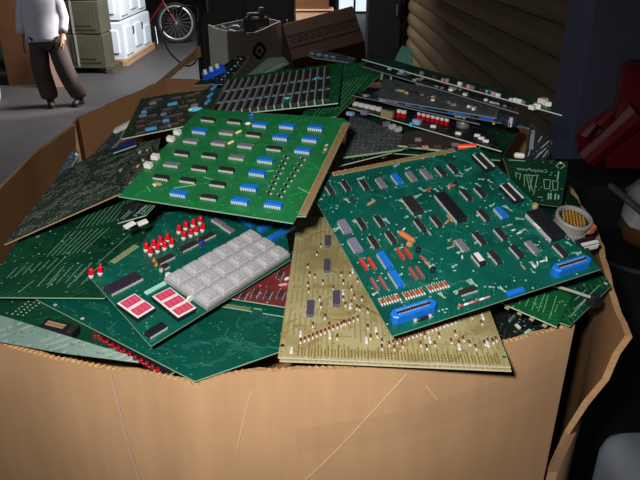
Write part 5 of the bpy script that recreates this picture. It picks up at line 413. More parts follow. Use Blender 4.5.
# loose flap of the far left rim leaning outwards
F_ = [Vector(p)-off for p in PT['flap']]
b = MB(); nn = Vector((.25, .1, .02)).normalized()*.007; k = len(F_)
b.v = [tuple(p) for p in F_]+[tuple(p+nn) for p in F_]; b.mi('cardboard'); b.mi('cardboard_edge')
b.f = [tuple(range(k)), tuple(reversed(range(k, 2*k)))]+[(i, (i+1) % k, k+(i+1) % k, k+i) for i in range(k)]; b.m = [0, 0]+[1]*k
b.obj('rim_flap', cbox)

# ------------------------------------------------------------------ things across the yard floor
def tilt(o, rx=0, ry=0, rz=0): o.rotation_euler = (rx, ry, rz); return o
# person
pr = thing('person', 'person in a pale loose shirt and dark trousers walking across the concrete floor', 'person', (PT['person'][0]+.05, PT['person'][1], 0), math.radians(8))
def skin_body(name, nodes, edges, mat, parent, sub=2):
    me = bpy.data.meshes.new(name); me.from_pydata([n[:3] for n in nodes], edges, []); o = link(name, me, parent)
    m = o.modifiers.new('skin', 'SKIN'); 
    for i, v in enumerate(me.skin_vertices[0].data): r = nodes[i][3]; v.radius = (r, r) if not isinstance(r, tuple) else r; v.use_root = i == 0
    s = o.modifiers.new('sub', 'SUBSURF'); s.levels = sub; s.render_levels = sub
    me2 = bpy.data.meshes.new_from_object(o.evaluated_get(bpy.context.evaluated_depsgraph_get())); o.modifiers.clear(); o.data = me2; me2.materials.clear(); me2.materials.append(MATS[mat])
    me2.polygons.foreach_set('use_smooth', [True]*len(me2.polygons)); return o
# body: pelvis, spine, neck, head, arms, legs (kept inside the clothes)
LEGA = [(-.10, 0, .84), (-.125, -.03, .46), (-.085, .02, .09)]; LEGB = [(.10, 0, .84), (.17, -.05, .46), (.27, .05, .09)]
bn = [(0, 0, .88, .10), (0, 0, 1.05, .105), (0, 0, 1.25, .12), (0, 0, 1.38, .085), (0, -.01, 1.45, .05), (0, -.015, 1.52, .075), (0, -.02, 1.60, .088), (0, -.01, 1.67, .06),
      (-.17, 0, 1.35, .055), (-.25, .02, 1.08, .042), (-.27, -.06, .86, .03), (-.272, -.075, .80, .034),
      (.17, 0, 1.35, .055), (.225, .03, 1.08, .042), (.20, -.06, .86, .03), (.20, -.075, .80, .034)]
be = [(0, 1), (1, 2), (2, 3), (3, 4), (4, 5), (5, 6), (6, 7), (3, 8), (8, 9), (9, 10), (10, 11), (3, 12), (12, 13), (13, 14), (14, 15)]
for leg, s in ((LEGA, 0), (LEGB, 1)):
    i = len(bn); bn += [leg[0]+(.075,), leg[1]+(.05,), leg[2]+(.035,)]; be += [(0, i), (i, i+1), (i+1, i+2)]
for base, sx in ((11, 1), (15, -1)):
    bx, by, bz = bn[base][:3]
    for k, (dy, ln) in enumerate(((-.026, .070), (-.009, .085), (.009, .080), (.025, .062))):
        i = len(bn); bn += [(bx, by+dy, bz-.045, .0095), (bx+sx*.004, by+dy*1.1, bz-.045-ln*.5, .0085), (bx+sx*.016, by+dy*1.1, bz-.045-ln*.95, .007)]; be += [(base, i), (i, i+1), (i+1, i+2)]
    i = len(bn); bn += [(bx+sx*.01, by-.04, bz-.01, .010), (bx+sx*.015, by-.055, bz-.05, .008)]; be += [(base, i), (i, i+1)]
skin_body('body', bn, be, 'skin', pr, 1)
hz = [(.0, 0, 0)]
for x in (-.032, .032):
    b = MB(); b.lathe([(.002, -.012), (.009, -.008), (.012, 0), (.009, .008), (.002, .012)], 'eye', 10); o = b.obj('eye', pr, True); o.location = (x, -.098, 1.60)
    b = MB(); b.lathe([(.001, -.006), (.005, 0), (.001, .006)], 'iris', 8); o = b.obj('pupil', o, True); o.location = (0, -.010, 0)
b = MB(); b.path([(0, -.092, 1.60), (0, -.118, 1.565), (0, -.095, 1.552)], [.008, .016, .010], 'skin', 8); b.obj('nose', pr, True)
b = MB(); b.path([(-.026, -.082, 1.53), (0, -.093, 1.528), (.026, -.082, 1.53)], [.003, .007, .003], 'lip', 8); b.obj('mouth', pr, True)
for x in (-1, 1): b = MB(); b.path([(x*.086, -.01, 1.62), (x*.098, .005, 1.60), (x*.086, -.005, 1.565)], [.012, .016, .010], 'skin', 8); b.obj('ear', pr, True)
b = MB(); b.lathe([(.094, 0), (.10, .03), (.096, .07), (.07, .105), (.03, .12), (.002, .122)], 'hair', 16, 0, 0); o = b.obj('hair', pr, True); o.location = (0, .0, 1.60)
# loose shirt
def cloth(name, secs, mat, n=22, wr=.0):
    b = MB(); i0 = b.mi(mat)
    for (cx, cy, z, rx, ry) in secs:
        for i in range(n): t = 2*math.pi*i/n; w = 1+wr*math.sin(5*t+z*23)+wr*.6*math.sin(9*t-z*31); b.v.append((cx+rx*w*math.cos(t), cy+ry*w*math.sin(t), z+(wr*.12*math.sin(3*t) if z == secs[0][2] else 0)))
    for k in range(len(secs)-1):
        for i in range(n): b.f.append((k*n+i, k*n+(i+1) % n, (k+1)*n+(i+1) % n, (k+1)*n+i)); b.m.append(i0)
    o = b.obj(name, pr, True); m = o.modifiers.new('thick', 'SOLIDIFY'); m.thickness = .006; return o
cloth('shirt', [(-.02, 0, .815, .245, .165), (-.02, 0, .86, .24, .16), (-.02, 0, 1.0, .225, .15), (-.01, 0, 1.15, .22, .145), (0, 0, 1.28, .22, .14), (0, 0, 1.37, .19, .115), (0, 0, 1.42, .10, .085), (0, 0, 1.445, .075, .07)], 'shirt', wr=.035)
b = MB(); b.path([(-.17, 0, 1.36), (-.21, .01, 1.22), (-.25, .02, 1.08), (-.262, -.02, .97), (-.268, -.045, .90)], [.075, .08, .072, .066, .06], 'shirt', 12); b.obj('sleeve', pr, True)
b = MB(); b.path([(.17, 0, 1.36), (.20, .01, 1.22), (.225, .03, 1.08), (.212, -.02, .96), (.208, -.035, .92)], [.075, .08, .072, .066, .06], 'shirt', 12); b.obj('sleeve', pr, True)
tn = [(0, 0, .87, (.15, .12))]; te = []
for leg in (LEGA, LEGB):
    i = len(tn); a, k_, f_ = [Vector(v) for v in leg]
    m1 = a.lerp(k_, .5); m2 = k_.lerp(f_, .5)
    tn += [tuple(a+Vector((0, 0, -.05)))+(.12,), tuple(m1)+(.128,), tuple(k_)+(.118,), tuple(m2+Vector((0, .02, 0)))+(.122,), tuple(f_+Vector((0, 0, .06)))+(.118,), tuple(f_+Vector((0, .01, -.005)))+(.11,)]; te += [(0, i)]+[(i+j, i+j+1) for j in range(5)]
skin_body('trousers', tn, te, 'trousers', pr, 2)
for f_, a in ((LEGA[2], .25), (LEGB[2], -.2)):
    c_, s_ = math.cos(a), math.sin(a); b = MB(); R_ = lambda x, y, z: (f_[0]+x*c_-y*s_, f_[1]+x*s_+y*c_, z)
    b.path([R_(0, .07, .045), R_(0, .03, .055), R_(0, -.06, .05), R_(0, -.14, .038), R_(0, -.18, .03)], [.03, .045, .046, .042, .026], 'shoe', 12); b.path([R_(0, .02, .05), R_(0, .02, .13)], [.044, .04], 'shoe', 12); b.box(*R_(0, -.05, 0)[:2], 0, .085, .25, .014, 'rubber', ang=a); o = b.obj('shoe', pr, True)
# tall brown carton behind the person
def carton(name, label, cat, loc, rz, L, D, Hh, mat='cardboard_dark', group=None):
    t = thing(name, label, cat, loc, rz, group); b = MB(); b.box(0, 0, 0, L, D, Hh-.012, mat, .012); b.obj('body', t)
    for s in (-1, 1): b = MB(); b.box(0, s*D/4, Hh-.012, L*.99, D/2-.006, .010, mat); b.obj('top_flap', t)
    b = MB(); b.box(0, 0, Hh-.001, L*.97, .05, .002, 'tan_part'); b.box(0, -D/2-.0015, Hh-.14, .05, .002, .12, 'tan_part'); b.obj('tape_strip', t); return t
carton('tall_carton', 'tall dark brown carton standing behind the walking person', 'carton', (-4.22, 9.98, 0), .25, .85, .5, 1.3)
t = thing('bucket', 'off-white bucket on the floor beside the tall brown carton', 'bucket', (-4.42, 8.72, 0)); b = MB(); b.lathe([(.12, 0), (.125, .02), (.155, .33), (.165, .33), (.165, .36), (.15, .36), (.147, .34), (.115, .03), (.01, .03)], 'bucket_white', 20); smooth_angle(b.obj('bucket_body', t))
b = MB(); b.path([(.16*math.cos(a), -.04-.05*math.sin(a)*0, .33-.16*math.sin(a)) for a in [math.pi*i/10 for i in range(11)]], .004, 'metal', 6); b.obj('handle', t)
b = MB(); b.box(0, 0, 0, .30, .018, .78, 'pink_board', .004); t = b.obj('leaning_panel'); t.location = (-3.78, 9.50, 0.003); t.rotation_euler = (-.12, 0, .2); tag(t, 'pinkish panel leaning upright, glimpsed between the legs of the person', 'panel')
# olive crates on a dark pallet
def pallet(name, label, loc, rz, L, D, mat):
    t = thing(name, label, 'pallet', loc, rz)
    for i in range(3): b = MB(); b.box((i-1)*(L/2-.06), 0, 0, .10, D, .09, mat, .005); b.obj('stringer', t)
    n = max(3, int(D/.16))
    for i in range(n): b = MB(); b.box(0, (i+.5)*D/n-D/2, .09, L, D/n*.72, .02, mat); b.obj('deck_board', t)
    return t
pallet('pallet', 'dark pallet under the stacked olive crates', (-4.05, 10.85, 0), 0, 1.5, .6, 'crate_olive')
cols = ['left of the pair', 'next to the white foam']; rws = ['bottom', 'middle', 'top']
for i in range(2):
    for j in range(3):
        t = thing('crate', '%s olive grey crate of the stack %s' % (rws[j], ['nearer the person', 'next to the white foam'][i]), 'crate', (-4.30+i*.60, 10.85, .112+j*.502), random.uniform(-.03, .03), 'olive crates on the dark pallet')
        b = MB(); b.box(0, 0, 0, .56, .50, .49, 'crate_olive', .02); b.obj('body', t)
        b = MB(); b.box(0, -.253, .06, .44, .012, .37, 'crate_olive', .006); b.box(0, -.262, .12, .30, .01, .24, 'crate_olive', .004); b.obj('front_panel', t)
        b = MB(); b.box(-.14, -.27, 0.0, .035, .004, .49, 'strap_pale'); b.obj('band', t)
# white foam packs on their pallet, receding to the back
pallet('pallet', 'pale wooden pallet under the white foam packs', (-3.52, 12.25, 0), 0, .54, 2.0, 'pallet_wood')
for j, (nm, dz) in enumerate((('lower', .112), ('upper', .742))):
    t = thing('foam_pack', '%s white foam pack on the pale pallet beside the bicycle' % nm, 'foam pack', (-3.53-.03*j, 12.25, dz), .02*j, 'white foam packs')
    b = MB(); b.box(0, 0, 0, .46, 1.9, .60, 'foam', .03); b.obj('foam_block', t)
    for k in range(3): b = MB(); b.box(.235, (k-1)*.62, .06+.05*(k % 2), .05, .40, .44-.06*k, 'foam', .015); b.obj('foam_rib', t)
    for k in range(2): b = MB(); b.box(.24, -.31+.62*k, .34, .012, .12, .12, 'scrap_grey'); b.obj('recess_shade', t)  # raised grey plates; the shade of a recess is only their colour
    b = MB(); b.box(0, -.96, .10, .30, .04, .36, 'foam', .012); b.obj('foam_rib', t)
for k, (x, y, z, a) in enumerate(((-3.34, 10.72, .9, 0), (-3.32, 10.75, .30, 0))):
    pass
# red bicycle, front wheel towards the black stand
t = thing('bicycle', 'red bicycle with a pale-rimmed wheel standing beyond the white foam', 'bicycle', (PT['bike'][0], PT['bike'][1], 0), math.radians(4))
R_ = .40
def wheel(cx):
    tor = MB(); n, m = 36, 8; i0 = tor.mi('rubber')
    for i in range(n):
        a = 2*math.pi*i/n
        for j in range(m): c = 2*math.pi*j/m; r = R_-.028+.028*math.cos(c); tor.v.append((cx+r*math.cos(a), .028*math.sin(c), R_+r*math.sin(a)))
    for i in range(n):
        for j in range(m): tor.f.append((i*m+j, ((i+1) % n)*m+j, ((i+1) % n)*m+(j+1) % m, i*m+(j+1) % m)); tor.m.append(i0)
    w_ = tor.obj('wheel', t, True)
    rim_ = MB(); i0 = rim_.mi('rim_steel'); m = 6
    for i in range(n):
        a = 2*math.pi*i/n
        for j in range(m): c = 2*math.pi*j/m; r = R_-.072+.024*math.cos(c); rim_.v.append((cx+r*math.cos(a), .022*math.sin(c), R_+r*math.sin(a)))
    for i in range(n):
        for j in range(m): rim_.f.append((i*m+j, ((i+1) % n)*m+j, ((i+1) % n)*m+(j+1) % m, i*m+(j+1) % m)); rim_.m.append(i0)
    rim_.obj('wheel_rim', w_, True)
    sp = MB()
    for i in range(18): a = 2*math.pi*i/18; sp.tube((cx+.02*math.cos(a+1), .02*(-1)**i, R_+.02*math.sin(a+1)), (cx+(R_-.08)*math.cos(a), 0, R_+(R_-.08)*math.sin(a)), .0018, .0018, 'metal', 4)
    sp.tube((cx, -.05, R_), (cx, .05, R_), .022, .022, 'metal', 10); tag(sp.obj('spoke', w_), kind='stuff')
wheel(0); wheel(-1.08)
b = MB(); b.path([(-.28, 0, .98), (-.22, 0, .80), (-.62, 0, .34)], [.02, .028, .024], 'machine_red', 10); b.obj('down_tube', t)
b = MB(); b.path([(-.25, 0, .90), (-.78, 0, .84), (-.62, 0, .34)], .022, 'machine_red', 10); b.obj('top_tube', t)
b = MB(); b.path([(-.78, .012, .84), (-1.08, .05, R_), (-.62, .012, .34)], .013, 'machine_red', 8); b.obj('rear_stay', t)
b = MB(); b.path([(-.22, 0, .80), (-.12, .045, .62), (0, .05, R_)], .016, 'machine_red', 8); b.path([(-.22, 0, .80), (-.12, -.045, .62), (0, -.05, R_)], .016, 'machine_red', 8); b.obj('fork', t)
b = MB(); b.path([(-.18, -.32, 1.06), (-.26, -.2, 1.08), (-.28, 0, 1.0), (-.26, .2, 1.08), (-.18, .32, 1.06)], .013, 'rim_steel', 8); b.obj('handlebar', t)
b = MB(); b.path([(-.66, 0, .97), (-.80, 0, .98), (-.98, 0, .985)], [.03, .06, .09], 'rubber', 10); b.path([(-.80, 0, .84), (-.81, 0, .97)], .014, 'metal', 8); b.obj('saddle', t)
b = MB(); b.path([(-.43, -.03, .33), (-.39, -.16, .01)], .012, 'rim_steel', 8); b.obj('kickstand', t)
# black stand with a hanging cable loop
t = thing('metal_stand', 'black upright metal stand behind the box with a cable looped on it', 'stand', (PT['cable_loop'][0][0], PT['cable_loop'][0][1]+.135, 0))
b = MB(); b.box(0, 0, .02, .05, .05, 1.62, 'cable_black', .004); b.obj('upright', t)
b = MB(); b.box(0, 0, 0, .5, .5, .02, 'cable_black', .004); b.obj('base_plate', t)
b = MB(); b.box(.0, .06, 1.24, .16, .10, .36, 'scrap_dark', .02); b.obj('switch_box', t)
P_ = [Vector(p) for p in PT['cable_loop']]
C_ = []
for i in range(len(P_)-1):
    a0, a1, a2, a3 = P_[max(0, i-1)], P_[i], P_[i+1], P_[min(len(P_)-1, i+2)]
    for k in range(5): u = k/5; C_.append(.5*((2*a1)+(a2-a0)*u+(2*a0-5*a1+4*a2-a3)*u*u+(3*a1-a0-3*a2+a3)*u**3))
b = MB(); b.path(C_+[P_[-1]], .0095, 'cable_black', 8); tag(smooth_angle(b.obj('cable')), 'black cable hanging in a round loop from the black stand', 'cable')
# carton with the diamond emblem, open, full of scrap
c0, c1, c2 = [Vector(p) for p in PT['dbox']]; c0.z = c1.z = c2.z = 0; c3 = c0+(c2-c1); dz_ = 1.16
t = thing('open_carton', 'open grey carton printed with a black diamond emblem, full of dark scrap', 'carton', tuple(c1))
def wall(name, p, q, hs, mat='cardboard_grey'):
    d = (q-p).normalized(); nn = Vector((-d.y, d.x, 0))*.012; n = len(hs); b = MB(); b.mi(mat); b.mi('tan_part')
    for i, h in enumerate(hs):
        s = p.lerp(q, i/(n-1))-c1; b.v += [tuple(s), tuple(s+nn), tuple(s+Vector((0, 0, h))), tuple(s+nn+Vector((0, 0, h)))]
    for i in range(n-1):
        k = i*4; j = k+4; b.f += [(k, j, j+2, k+2), (j+1, k+1, k+3, j+3), (k+2, j+2, j+3, k+3), (j, k, k+1, j+1)]; b.m += [0, 0, 1, 0]
    b.f += [(0, 2, 3, 1), (len(b.v)-4, len(b.v)-3, len(b.v)-1, len(b.v)-2)]; b.m += [0, 0]
    return b.obj(name, t)
fw_ = wall('front_wall', c1, c2, [dz_, dz_-.015, dz_-.045, dz_-.05, dz_-.03, dz_+.0, dz_+.02]); wall('side_wall', c0, c1, [dz_+.02, dz_, dz_]); wall('back_wall', c3, c0, [dz_+.04, dz_]); wall('side_wall', c2, c3, [dz_+.02, dz_+.03])
d_ = (c2-c1).normalized(); nn_ = Vector((d_.y, -d_.x, 0)); fc = (c2-c1)*.56+Vector((0, 0, .925)); ex, ez = d_, Vector((0, 0, 1))
def rd(k, n=6):   # rounded diamond outline, half size k
    out = []
    for i in range(4):
        a = math.pi/2*i
        for j in range(n): u = a-math.pi/4*.5+math.pi/4*j/(n-1); out.append((k*(abs(math.cos(u))**1.25)*(1 if math.cos(u) > 0 else -1)*1.12, k*(abs(math.sin(u))**1.25)*(1 if math.sin(u) > 0 else -1)*.95))
    return out
def plate(pts, th, mat, name):
    b = MB(); k = len(pts); b.mi(mat); b.v = [tuple(fc+ex*x+ez*z+nn_*.001) for x, z in pts]+[tuple(fc+ex*x+ez*z+nn_*th) for x, z in pts]
    b.f = [tuple(reversed(range(k))), tuple(range(k, 2*k))]+[(i, (i+1) % k, k+(i+1) % k, k+i) for i in range(k)]; b.m = [0]*len(b.f); return b.obj(name, t)
plate(rd(.092), .003, 'emblem_black', 'emblem'); plate(rd(.055), .004, 'cardboard_grey', 'emblem_ring'); plate(rd(.026), .005, 'emblem_black', 'emblem_centre')
b = MB(); q = [(p-c1) for p in (c0.lerp(c2, .03), c1+((c3-c1)*.03), c2.lerp(c0, .03), c3.lerp(c1, .03))]; b.prism([(v.x, v.y) for v in q], .92, .93, 'scrap_dark'); b.obj('inner_sheet', t)
mid = (c0+c2)/2; atan_ = math.atan2(d_.y, d_.x)
for k, (dx, dy, z, s, lab) in enumerate(((-.13, -.16, .932, (.22, .20, .16), 'black scrap casing sticking up in the emblem carton, left one'), (.10, .14, .932, (.20, .18, .30), 'black scrap casing standing tall in the emblem carton, right one'))):
    t2 = thing('scrap_casing', lab.replace(', left one', ' nearer the black stand').replace(', right one', ' nearer the leaning carton'), 'scrap', (mid.x+dx, mid.y+dy, z), atan_); b = MB(); b.box(0, 0, 0, *s, 'scrap_dark', .02); b.obj('casing', t2); b = MB()
    for i in range(4): b.box(0, -s[1]/2-.004, .05+.045*i, s[0]*.7, .008, .015, 'scrap_grey')
    b.obj('vent', t2)
b = MB(); b.path([(.075*math.cos(a)*1.2, .05*math.sin(a), .03*math.sin(a*1.5)) for a in [2*math.pi*1.9*i/30 for i in range(31)]], .009, 'scrap_grey', 8); o = smooth_angle(b.obj('cable_coil')); o.location = (mid.x-.13, mid.y-.16, 1.14); tag(o, 'small grey cable coil on the scrap in the emblem carton', 'cable')
b = MB(); b.box(0, 0, 0, .18, .05, .03, 'scrap_grey', .006); b.box(.06, 0, .03, .05, .05, .05, 'scrap_grey', .006); o = b.obj('metal_bracket'); o.location = (mid.x+.10, mid.y+.14, 1.236); o.rotation_euler = (0, 0, .4); tag(o, 'grey metal bracket lying on the scrap in the emblem carton', 'bracket')
# brown printed carton leaning on dark cartons
a, b_, c_, d__ = [Vector(p) for p in PT['carton']]; o_ = (a+b_+c_+d__)/4; ux = ((b_-a)+(c_-d__)).normalized(); uz = ((d__-a)+(c_-b_)).normalized(); uy = uz.cross(ux).normalized(); uz = ux.cross(uy); Lc, Hc = ((b_-a).length+(c_-d__).length)/2, ((d__-a).length+(c_-b_).length)/2
t = thing('printed_carton', 'tilted brown carton with dark printed bands beside the emblem carton', 'carton', tuple(o_)); t.rotation_mode = 'QUATERNION'; t.rotation_quaternion = Matrix((ux, uy, uz)).transposed().to_quaternion()
b = MB(); b.box(0, .2, -Hc/2, Lc, .4, Hc, 'cardboard_dark', .01); b.obj('body', t)
for z, h in ((.085, .030), (-.075, .022)): b = MB(); b.box(0, -.0015, z-h/2, Lc*.97, .003, h, 'carton_print'); b.obj('printed_band', t)
b = MB()
for j in range(3):
    x = -Lc*.45
    while x < Lc*.4: l = random.uniform(.02, .06); b.box(x+l/2, -.0012, .048-.034*j, l, .0024, .012, 'carton_print'); x += l+.014
tag(b.obj('printed_line', t), kind='stuff')
lowz = min((o_+ux*sx*Lc/2+uy*sy*.4-uz*Hc/2).z for sx in (-1, 1) for sy in (0, 1))
carton('carton', 'dark carton beneath the tilted printed carton', 'carton', (o_.x+.17, o_.y+.28, 0), .1, .90, .7, lowz-.012)
p = PT['small_carton']; 
t = thing('slatted_crate', 'pale slatted wooden crate far behind the printed carton', 'crate', (p[0][0]+.2, p[0][1]+.25, 0))
for i in range(6):
    b = MB(); b.box(0, -.2, .02+.17*i, .62, .02, .11, 'pallet_wood', .003); b.obj('slat', t)
for x in (-.29, .29): b = MB(); b.box(x, -.17, 0, .05, .05, 1.02, 'pallet_wood', .003); b.obj('corner_post', t); b = MB(); b.box(x, .17, 0, .05, .05, 1.02, 'pallet_wood', .003); b.obj('corner_post', t)
b = MB(); b.box(0, 0, 1.0, .64, .44, .02, 'pallet_wood'); b.obj('lid', t)
carton('carton', 'brown carton sitting on the slatted crate', 'carton', (p[0][0]+.2, p[0][1]+.25, 1.022), 0, .5, .38, .34)
b = MB(); b.path([(-.13, 0, .06), (-.06, .01, .085), (.03, -.01, .09), (.12, .01, .05)], [.03, .07, .075, .03], 'bag_pale', 12); o = smooth_angle(b.obj('pale_bag'), 80); o.location = (o_.x+.46, o_.y+.0, lowz-.012+.03); tag(o, 'pale crumpled bag lying beside the tilted printed carton', 'bag')
# ------------------------------------------------------------------ right-hand side, outside the box
m_ = PT['machine']; t = thing('red_machine', 'red painted machine with a slanting arm in the dark beside the blue-grey post', 'machine', (1.02, 2.05, 0))
L_ = lambda p: tuple(Vector(p)-Vector((1.02, 2.05, 0)))
b = MB(); b.box(.12, .27, 0, .50, .36, 1.16, 'machine_dark', .03); b.obj('dark_block', t)
b = MB(); b.path([L_(m_[0]), L_(Vector(m_[0]).lerp(Vector(m_[1]), .45)), L_(m_[1])], [.045, .042, .05], 'machine_red', 10); b.obj('arm', t)
q = Vector(m_[3])-Vector((1.02, 2.05, 0)); b = MB(); b.prism([(q.x-.07, q.y-.03), (q.x+.2, q.y-.06), (q.x+.2, q.y+.14), (q.x-.02, q.y+.12)], 1.18, q.z+.02, 'machine_red', inset=.02); b.obj('red_hood', t)
q = Vector(m_[2])-Vector((1.02, 2.05, 0)); b = MB(); b.tube((q.x, q.y, q.z-.05), (q.x+.02, q.y, q.z+.05), .035, .035, 'steel_blue', 12); b.tube((q.x-.06, q.y+.02, q.z+.0), (q.x-.02, q.y+.02, q.z+.05), .03, .02, 'machine_red', 10); b.obj('motor', t)
q = Vector(m_[4])-Vector((1.02, 2.05, 0)); b = MB(); b.path([(q.x, q.y, 1.20), (q.x-.01, q.y, q.z), (q.x+.03, q.y, q.z+.06)], [.02, .03, .02], 'machine_red', 8); b.obj('lever', t)
t = thing('drum', 'dark drum outside the box under the whitish plastic sack', 'drum', (1.06, 1.90, 0)); b = MB(); b.lathe([(.19, 0), (.20, .02), (.20, .35), (.206, .37), (.20, .39), (.20, .70), (.206, .72), (.20, .74), (.20, 1.02), (.206, 1.04), (.20, 1.05), (.19, 1.03), (.01, 1.03)], 'machine_dark', 28); smooth_angle(b.obj('drum_body', t)); b = MB(); b.lathe([(.03, 1.03), (.03, 1.045), (.005, 1.045)], 'scrap_grey', 12, .1, 0); b.obj('bung', t)
t = thing('plastic_sack', 'whitish plastic sack with a brown lower end at the box side', 'sack', (PT['sack'][0]+.13, PT['sack'][1]+.02, 1.055))
def blob(name, secs, mat, n=18):
    b = MB(); i0 = b.mi(mat)
    for (cx, cy, z, r) in secs:
        for i in range(n): a = 2*math.pi*i/n; w = 1+.09*math.sin(3*a+z*40)+.05*math.sin(7*a-z*60); b.v.append((cx+r*w*math.cos(a), cy+r*w*.9*math.sin(a), z))
    for k in range(len(secs)-1):
        for i in range(n): b.f.append((k*n+i, k*n+(i+1) % n, (k+1)*n+(i+1) % n, (k+1)*n+i)); b.m.append(i0)
    b.f += [tuple(reversed(range(n))), tuple(len(b.v)-n+i for i in range(n))]; b.m += [i0, i0]; return smooth_angle(b.obj(name, t), 80)
blob('sack_bottom', [(0, 0, .0, .12), (0, 0, .03, .155), (.0, 0, .09, .158)], 'sack_brown'); blob('sack_body', [(0, 0, .09, .158), (.01, 0, .16, .155), (.03, .01, .23, .13), (.05, .01, .28, .07), (.06, .01, .31, .03), (.07, .01, .35, .05)], 'sack_white')
b = MB(); b.path(PT['bar'], .011, 'scrap_grey', 8); tag(smooth_angle(b.obj('metal_bar')), 'thin grey metal bar slanting above the plastic sack', 'bar')
ctop = PT['drum'][2]-.22
t = thing('plastic_canister', 'pale grey plastic canister low outside the right side of the box', 'canister', (PT['drum'][0]+.23, PT['drum'][1]+.14, 0))
b = MB(); sec = []
for z, k in ((0, .92), (.02, 1), (.30, 1), (.32, .985), (.34, 1), (ctop-.05, 1), (ctop-.005, .94), (ctop+.02, .80)):
    for i in range(24): a = 2*math.pi*i/24; c, s = math.cos(a), math.sin(a); b.v.append((.17*k*abs(c)**.5*(1 if c > 0 else -1), .20*k*abs(s)**.5*(1 if s > 0 else -1), z))
b.mi('tote_grey')
for k in range(7):
    for i in range(24): b.f.append((k*24+i, k*24+(i+1) % 24, (k+1)*24+(i+1) % 24, (k+1)*24+i)); b.m.append(0)
b.f += [tuple(reversed(range(24))), tuple(len(b.v)-24+i for i in range(24))]; b.m += [0, 0]; smooth_angle(b.obj('canister_body', t), 50)
z_ = ctop+.02; b = MB(); b.lathe([(.055, z_), (.055, z_+.02), (.045, z_+.025), (.04, z_+.004), (.002, z_+.004)], 'tote_grey', 18, -.04, -.07); smooth_angle(b.obj('neck', t)); b = MB(); b.lathe([(.038, z_+.005), (.036, z_+.008), (.002, z_+.008)], 'hole_dark', 16, -.04, -.07); b.obj('opening', t)

# dark blocks added at the back to hide the bright floor
for (x, y, L, D, Hh, lab) in ((-.95, 8.9, 1.25, .6, 1.8, 'added black block in place of dark junk behind the emblem carton'), (.90, 9.75, .46, .5, 2.0, 'narrow dark block added at the far end of the slatted door')):
    t = thing('dark_block', lab, 'dark_block', (x, y, 0)); b = MB(); b.box(0, 0, 0, L, D, Hh, 'scrap_dark', .02); b.obj('body', t); n = 2 if L > 1 else 1
    for i in range(n): b = MB(); b.box((i-(n-1)/2)*L/n, -D/2-.008, .06, L/n*.92, .016, Hh-.12, 'scrap_dark', .004); o = b.obj('door', t); h = MB(); h.box((i-(n-1)/2)*L/n+L/n*.36, -D/2-.03, Hh*.5, .02, .03, .14, 'scrap_grey', .004); h.obj('handle', o)



# ------------------------------------------------------------------ circuit board components: shared meshes
CACHE = {}
def cached(key, fn):
    if key not in CACHE: CACHE[key] = fn()
    return CACHE[key]
def put(name, me, parent, x, y, z=0., ang=0.):
    o = link(name, me, parent); o.location = (x*MM, y*MM, z*MM); o.rotation_euler = (0, 0, math.radians(ang)); return o
def r5(v): return max(.5, round(v*2)/2)
def chip_body(L, Wd, Hh, mat):
    def f():
        b = MB(); b.box(0, 0, .6, L, Wd, Hh, mat, min(.7, Hh*.2)); b.box(-L/2+1.0, 0, Hh+.55, 1.2, 1.6, .08, 'hole_dark'); return b.mesh('chip', scale=MM)
    return cached(('chip', L, Wd, Hh, mat), f)
def pin_row(L, Wd, Hh):
    def f():
        n = max(3, int(L/2.54)); p = L/n; t = .35; z0, z1, z2 = 0, Hh*.55, Hh*.55+.8
        pts = []
        for i in range(n):
            x = -L/2+p*(i+.5); pts += [(x-p*.5, z1), (x-p*.32, z1), (x-p*.32, z0), (x+p*.32, z0), (x+p*.32, z1)]
        pts += [(L/2, z1), (L/2, z2), (-L/2, z2)]
        b = MB(); k = len(pts); yo = Wd/2+.75
        b.v = [(x, yo-t, z) for x, z in pts]+[(x, yo, z) for x, z in pts]; b.mi('pin')
        b.f = [tuple(range(k)), tuple(reversed(range(k, 2*k)))]+[(i, k+i, k+(i+1) % k, (i+1) % k) for i in range(k)]; b.m = [0]*len(b.f)
        return b.mesh('pin_row', scale=MM)
    return cached(('pins', L, Wd, Hh), f)
def dip(par, x, y, ang, L, Wd, Hh, mat, pins=True, name='chip'):
    L, Wd, Hh = r5(L), r5(Wd), r5(Hh)
    o = put(name, chip_body(L, Wd, Hh, mat), par, x, y, 0, ang)
    if pins:
        for k in (0, 180): put('pin_row', pin_row(L, Wd, Hh), o, 0, 0, 0, k)
    return o
def c_tube(L, D, mat):
    def f():
        b = MB(); n = 8; z = D/2+.2
        b.tube((-L/2, 0, z), (-L/2+L*.12, 0, z), D*.36, D*.5, mat, n); b.tube((-L/2+L*.12, 0, z), (L/2-L*.12, 0, z), D*.5, D*.5, mat, n, False); b.tube((L/2-L*.12, 0, z), (L/2, 0, z), D*.5, D*.36, mat, n)
        b.tube((-L/2-1.5, 0, z), (-L/2, 0, z), .3, .3, 'pin', 5); b.tube((L/2, 0, z), (L/2+1.5, 0, z), .3, .3, 'pin', 5); return b.mesh('component', scale=MM)
    return cached(('tube', L, D, mat), f)
def c_diode(L, D, mat, white):
    def f():
        b = MB(); z = D/2+.2; e = L*.28; em = 'white_plastic' if white else 'metal'
        b.tube((-e, 0, z), (e, 0, z), D/2, D/2, mat, 8)
        b.tube((-L/2, 0, z), (-e, 0, z), D*.42, D*.42, em, 8); b.tube((e, 0, z), (L/2, 0, z), D*.42 if not white else .4, D*.42 if not white else .4, em, 8)
        return b.mesh('diode', scale=MM)
    return cached(('diode', L, D, mat, white), f)
def c_can(D, Hh, mat):
    def f():
        b = MB(); r = D/2; b.lathe([(r*.96, 0), (r, Hh*.06), (r, Hh*.9), (r*.86, Hh), (r*.6, Hh*1.0), (r*.55, Hh*.985)], mat, 14); return b.mesh('can', True, MM)
    return cached(('can', D, Hh, mat), f)
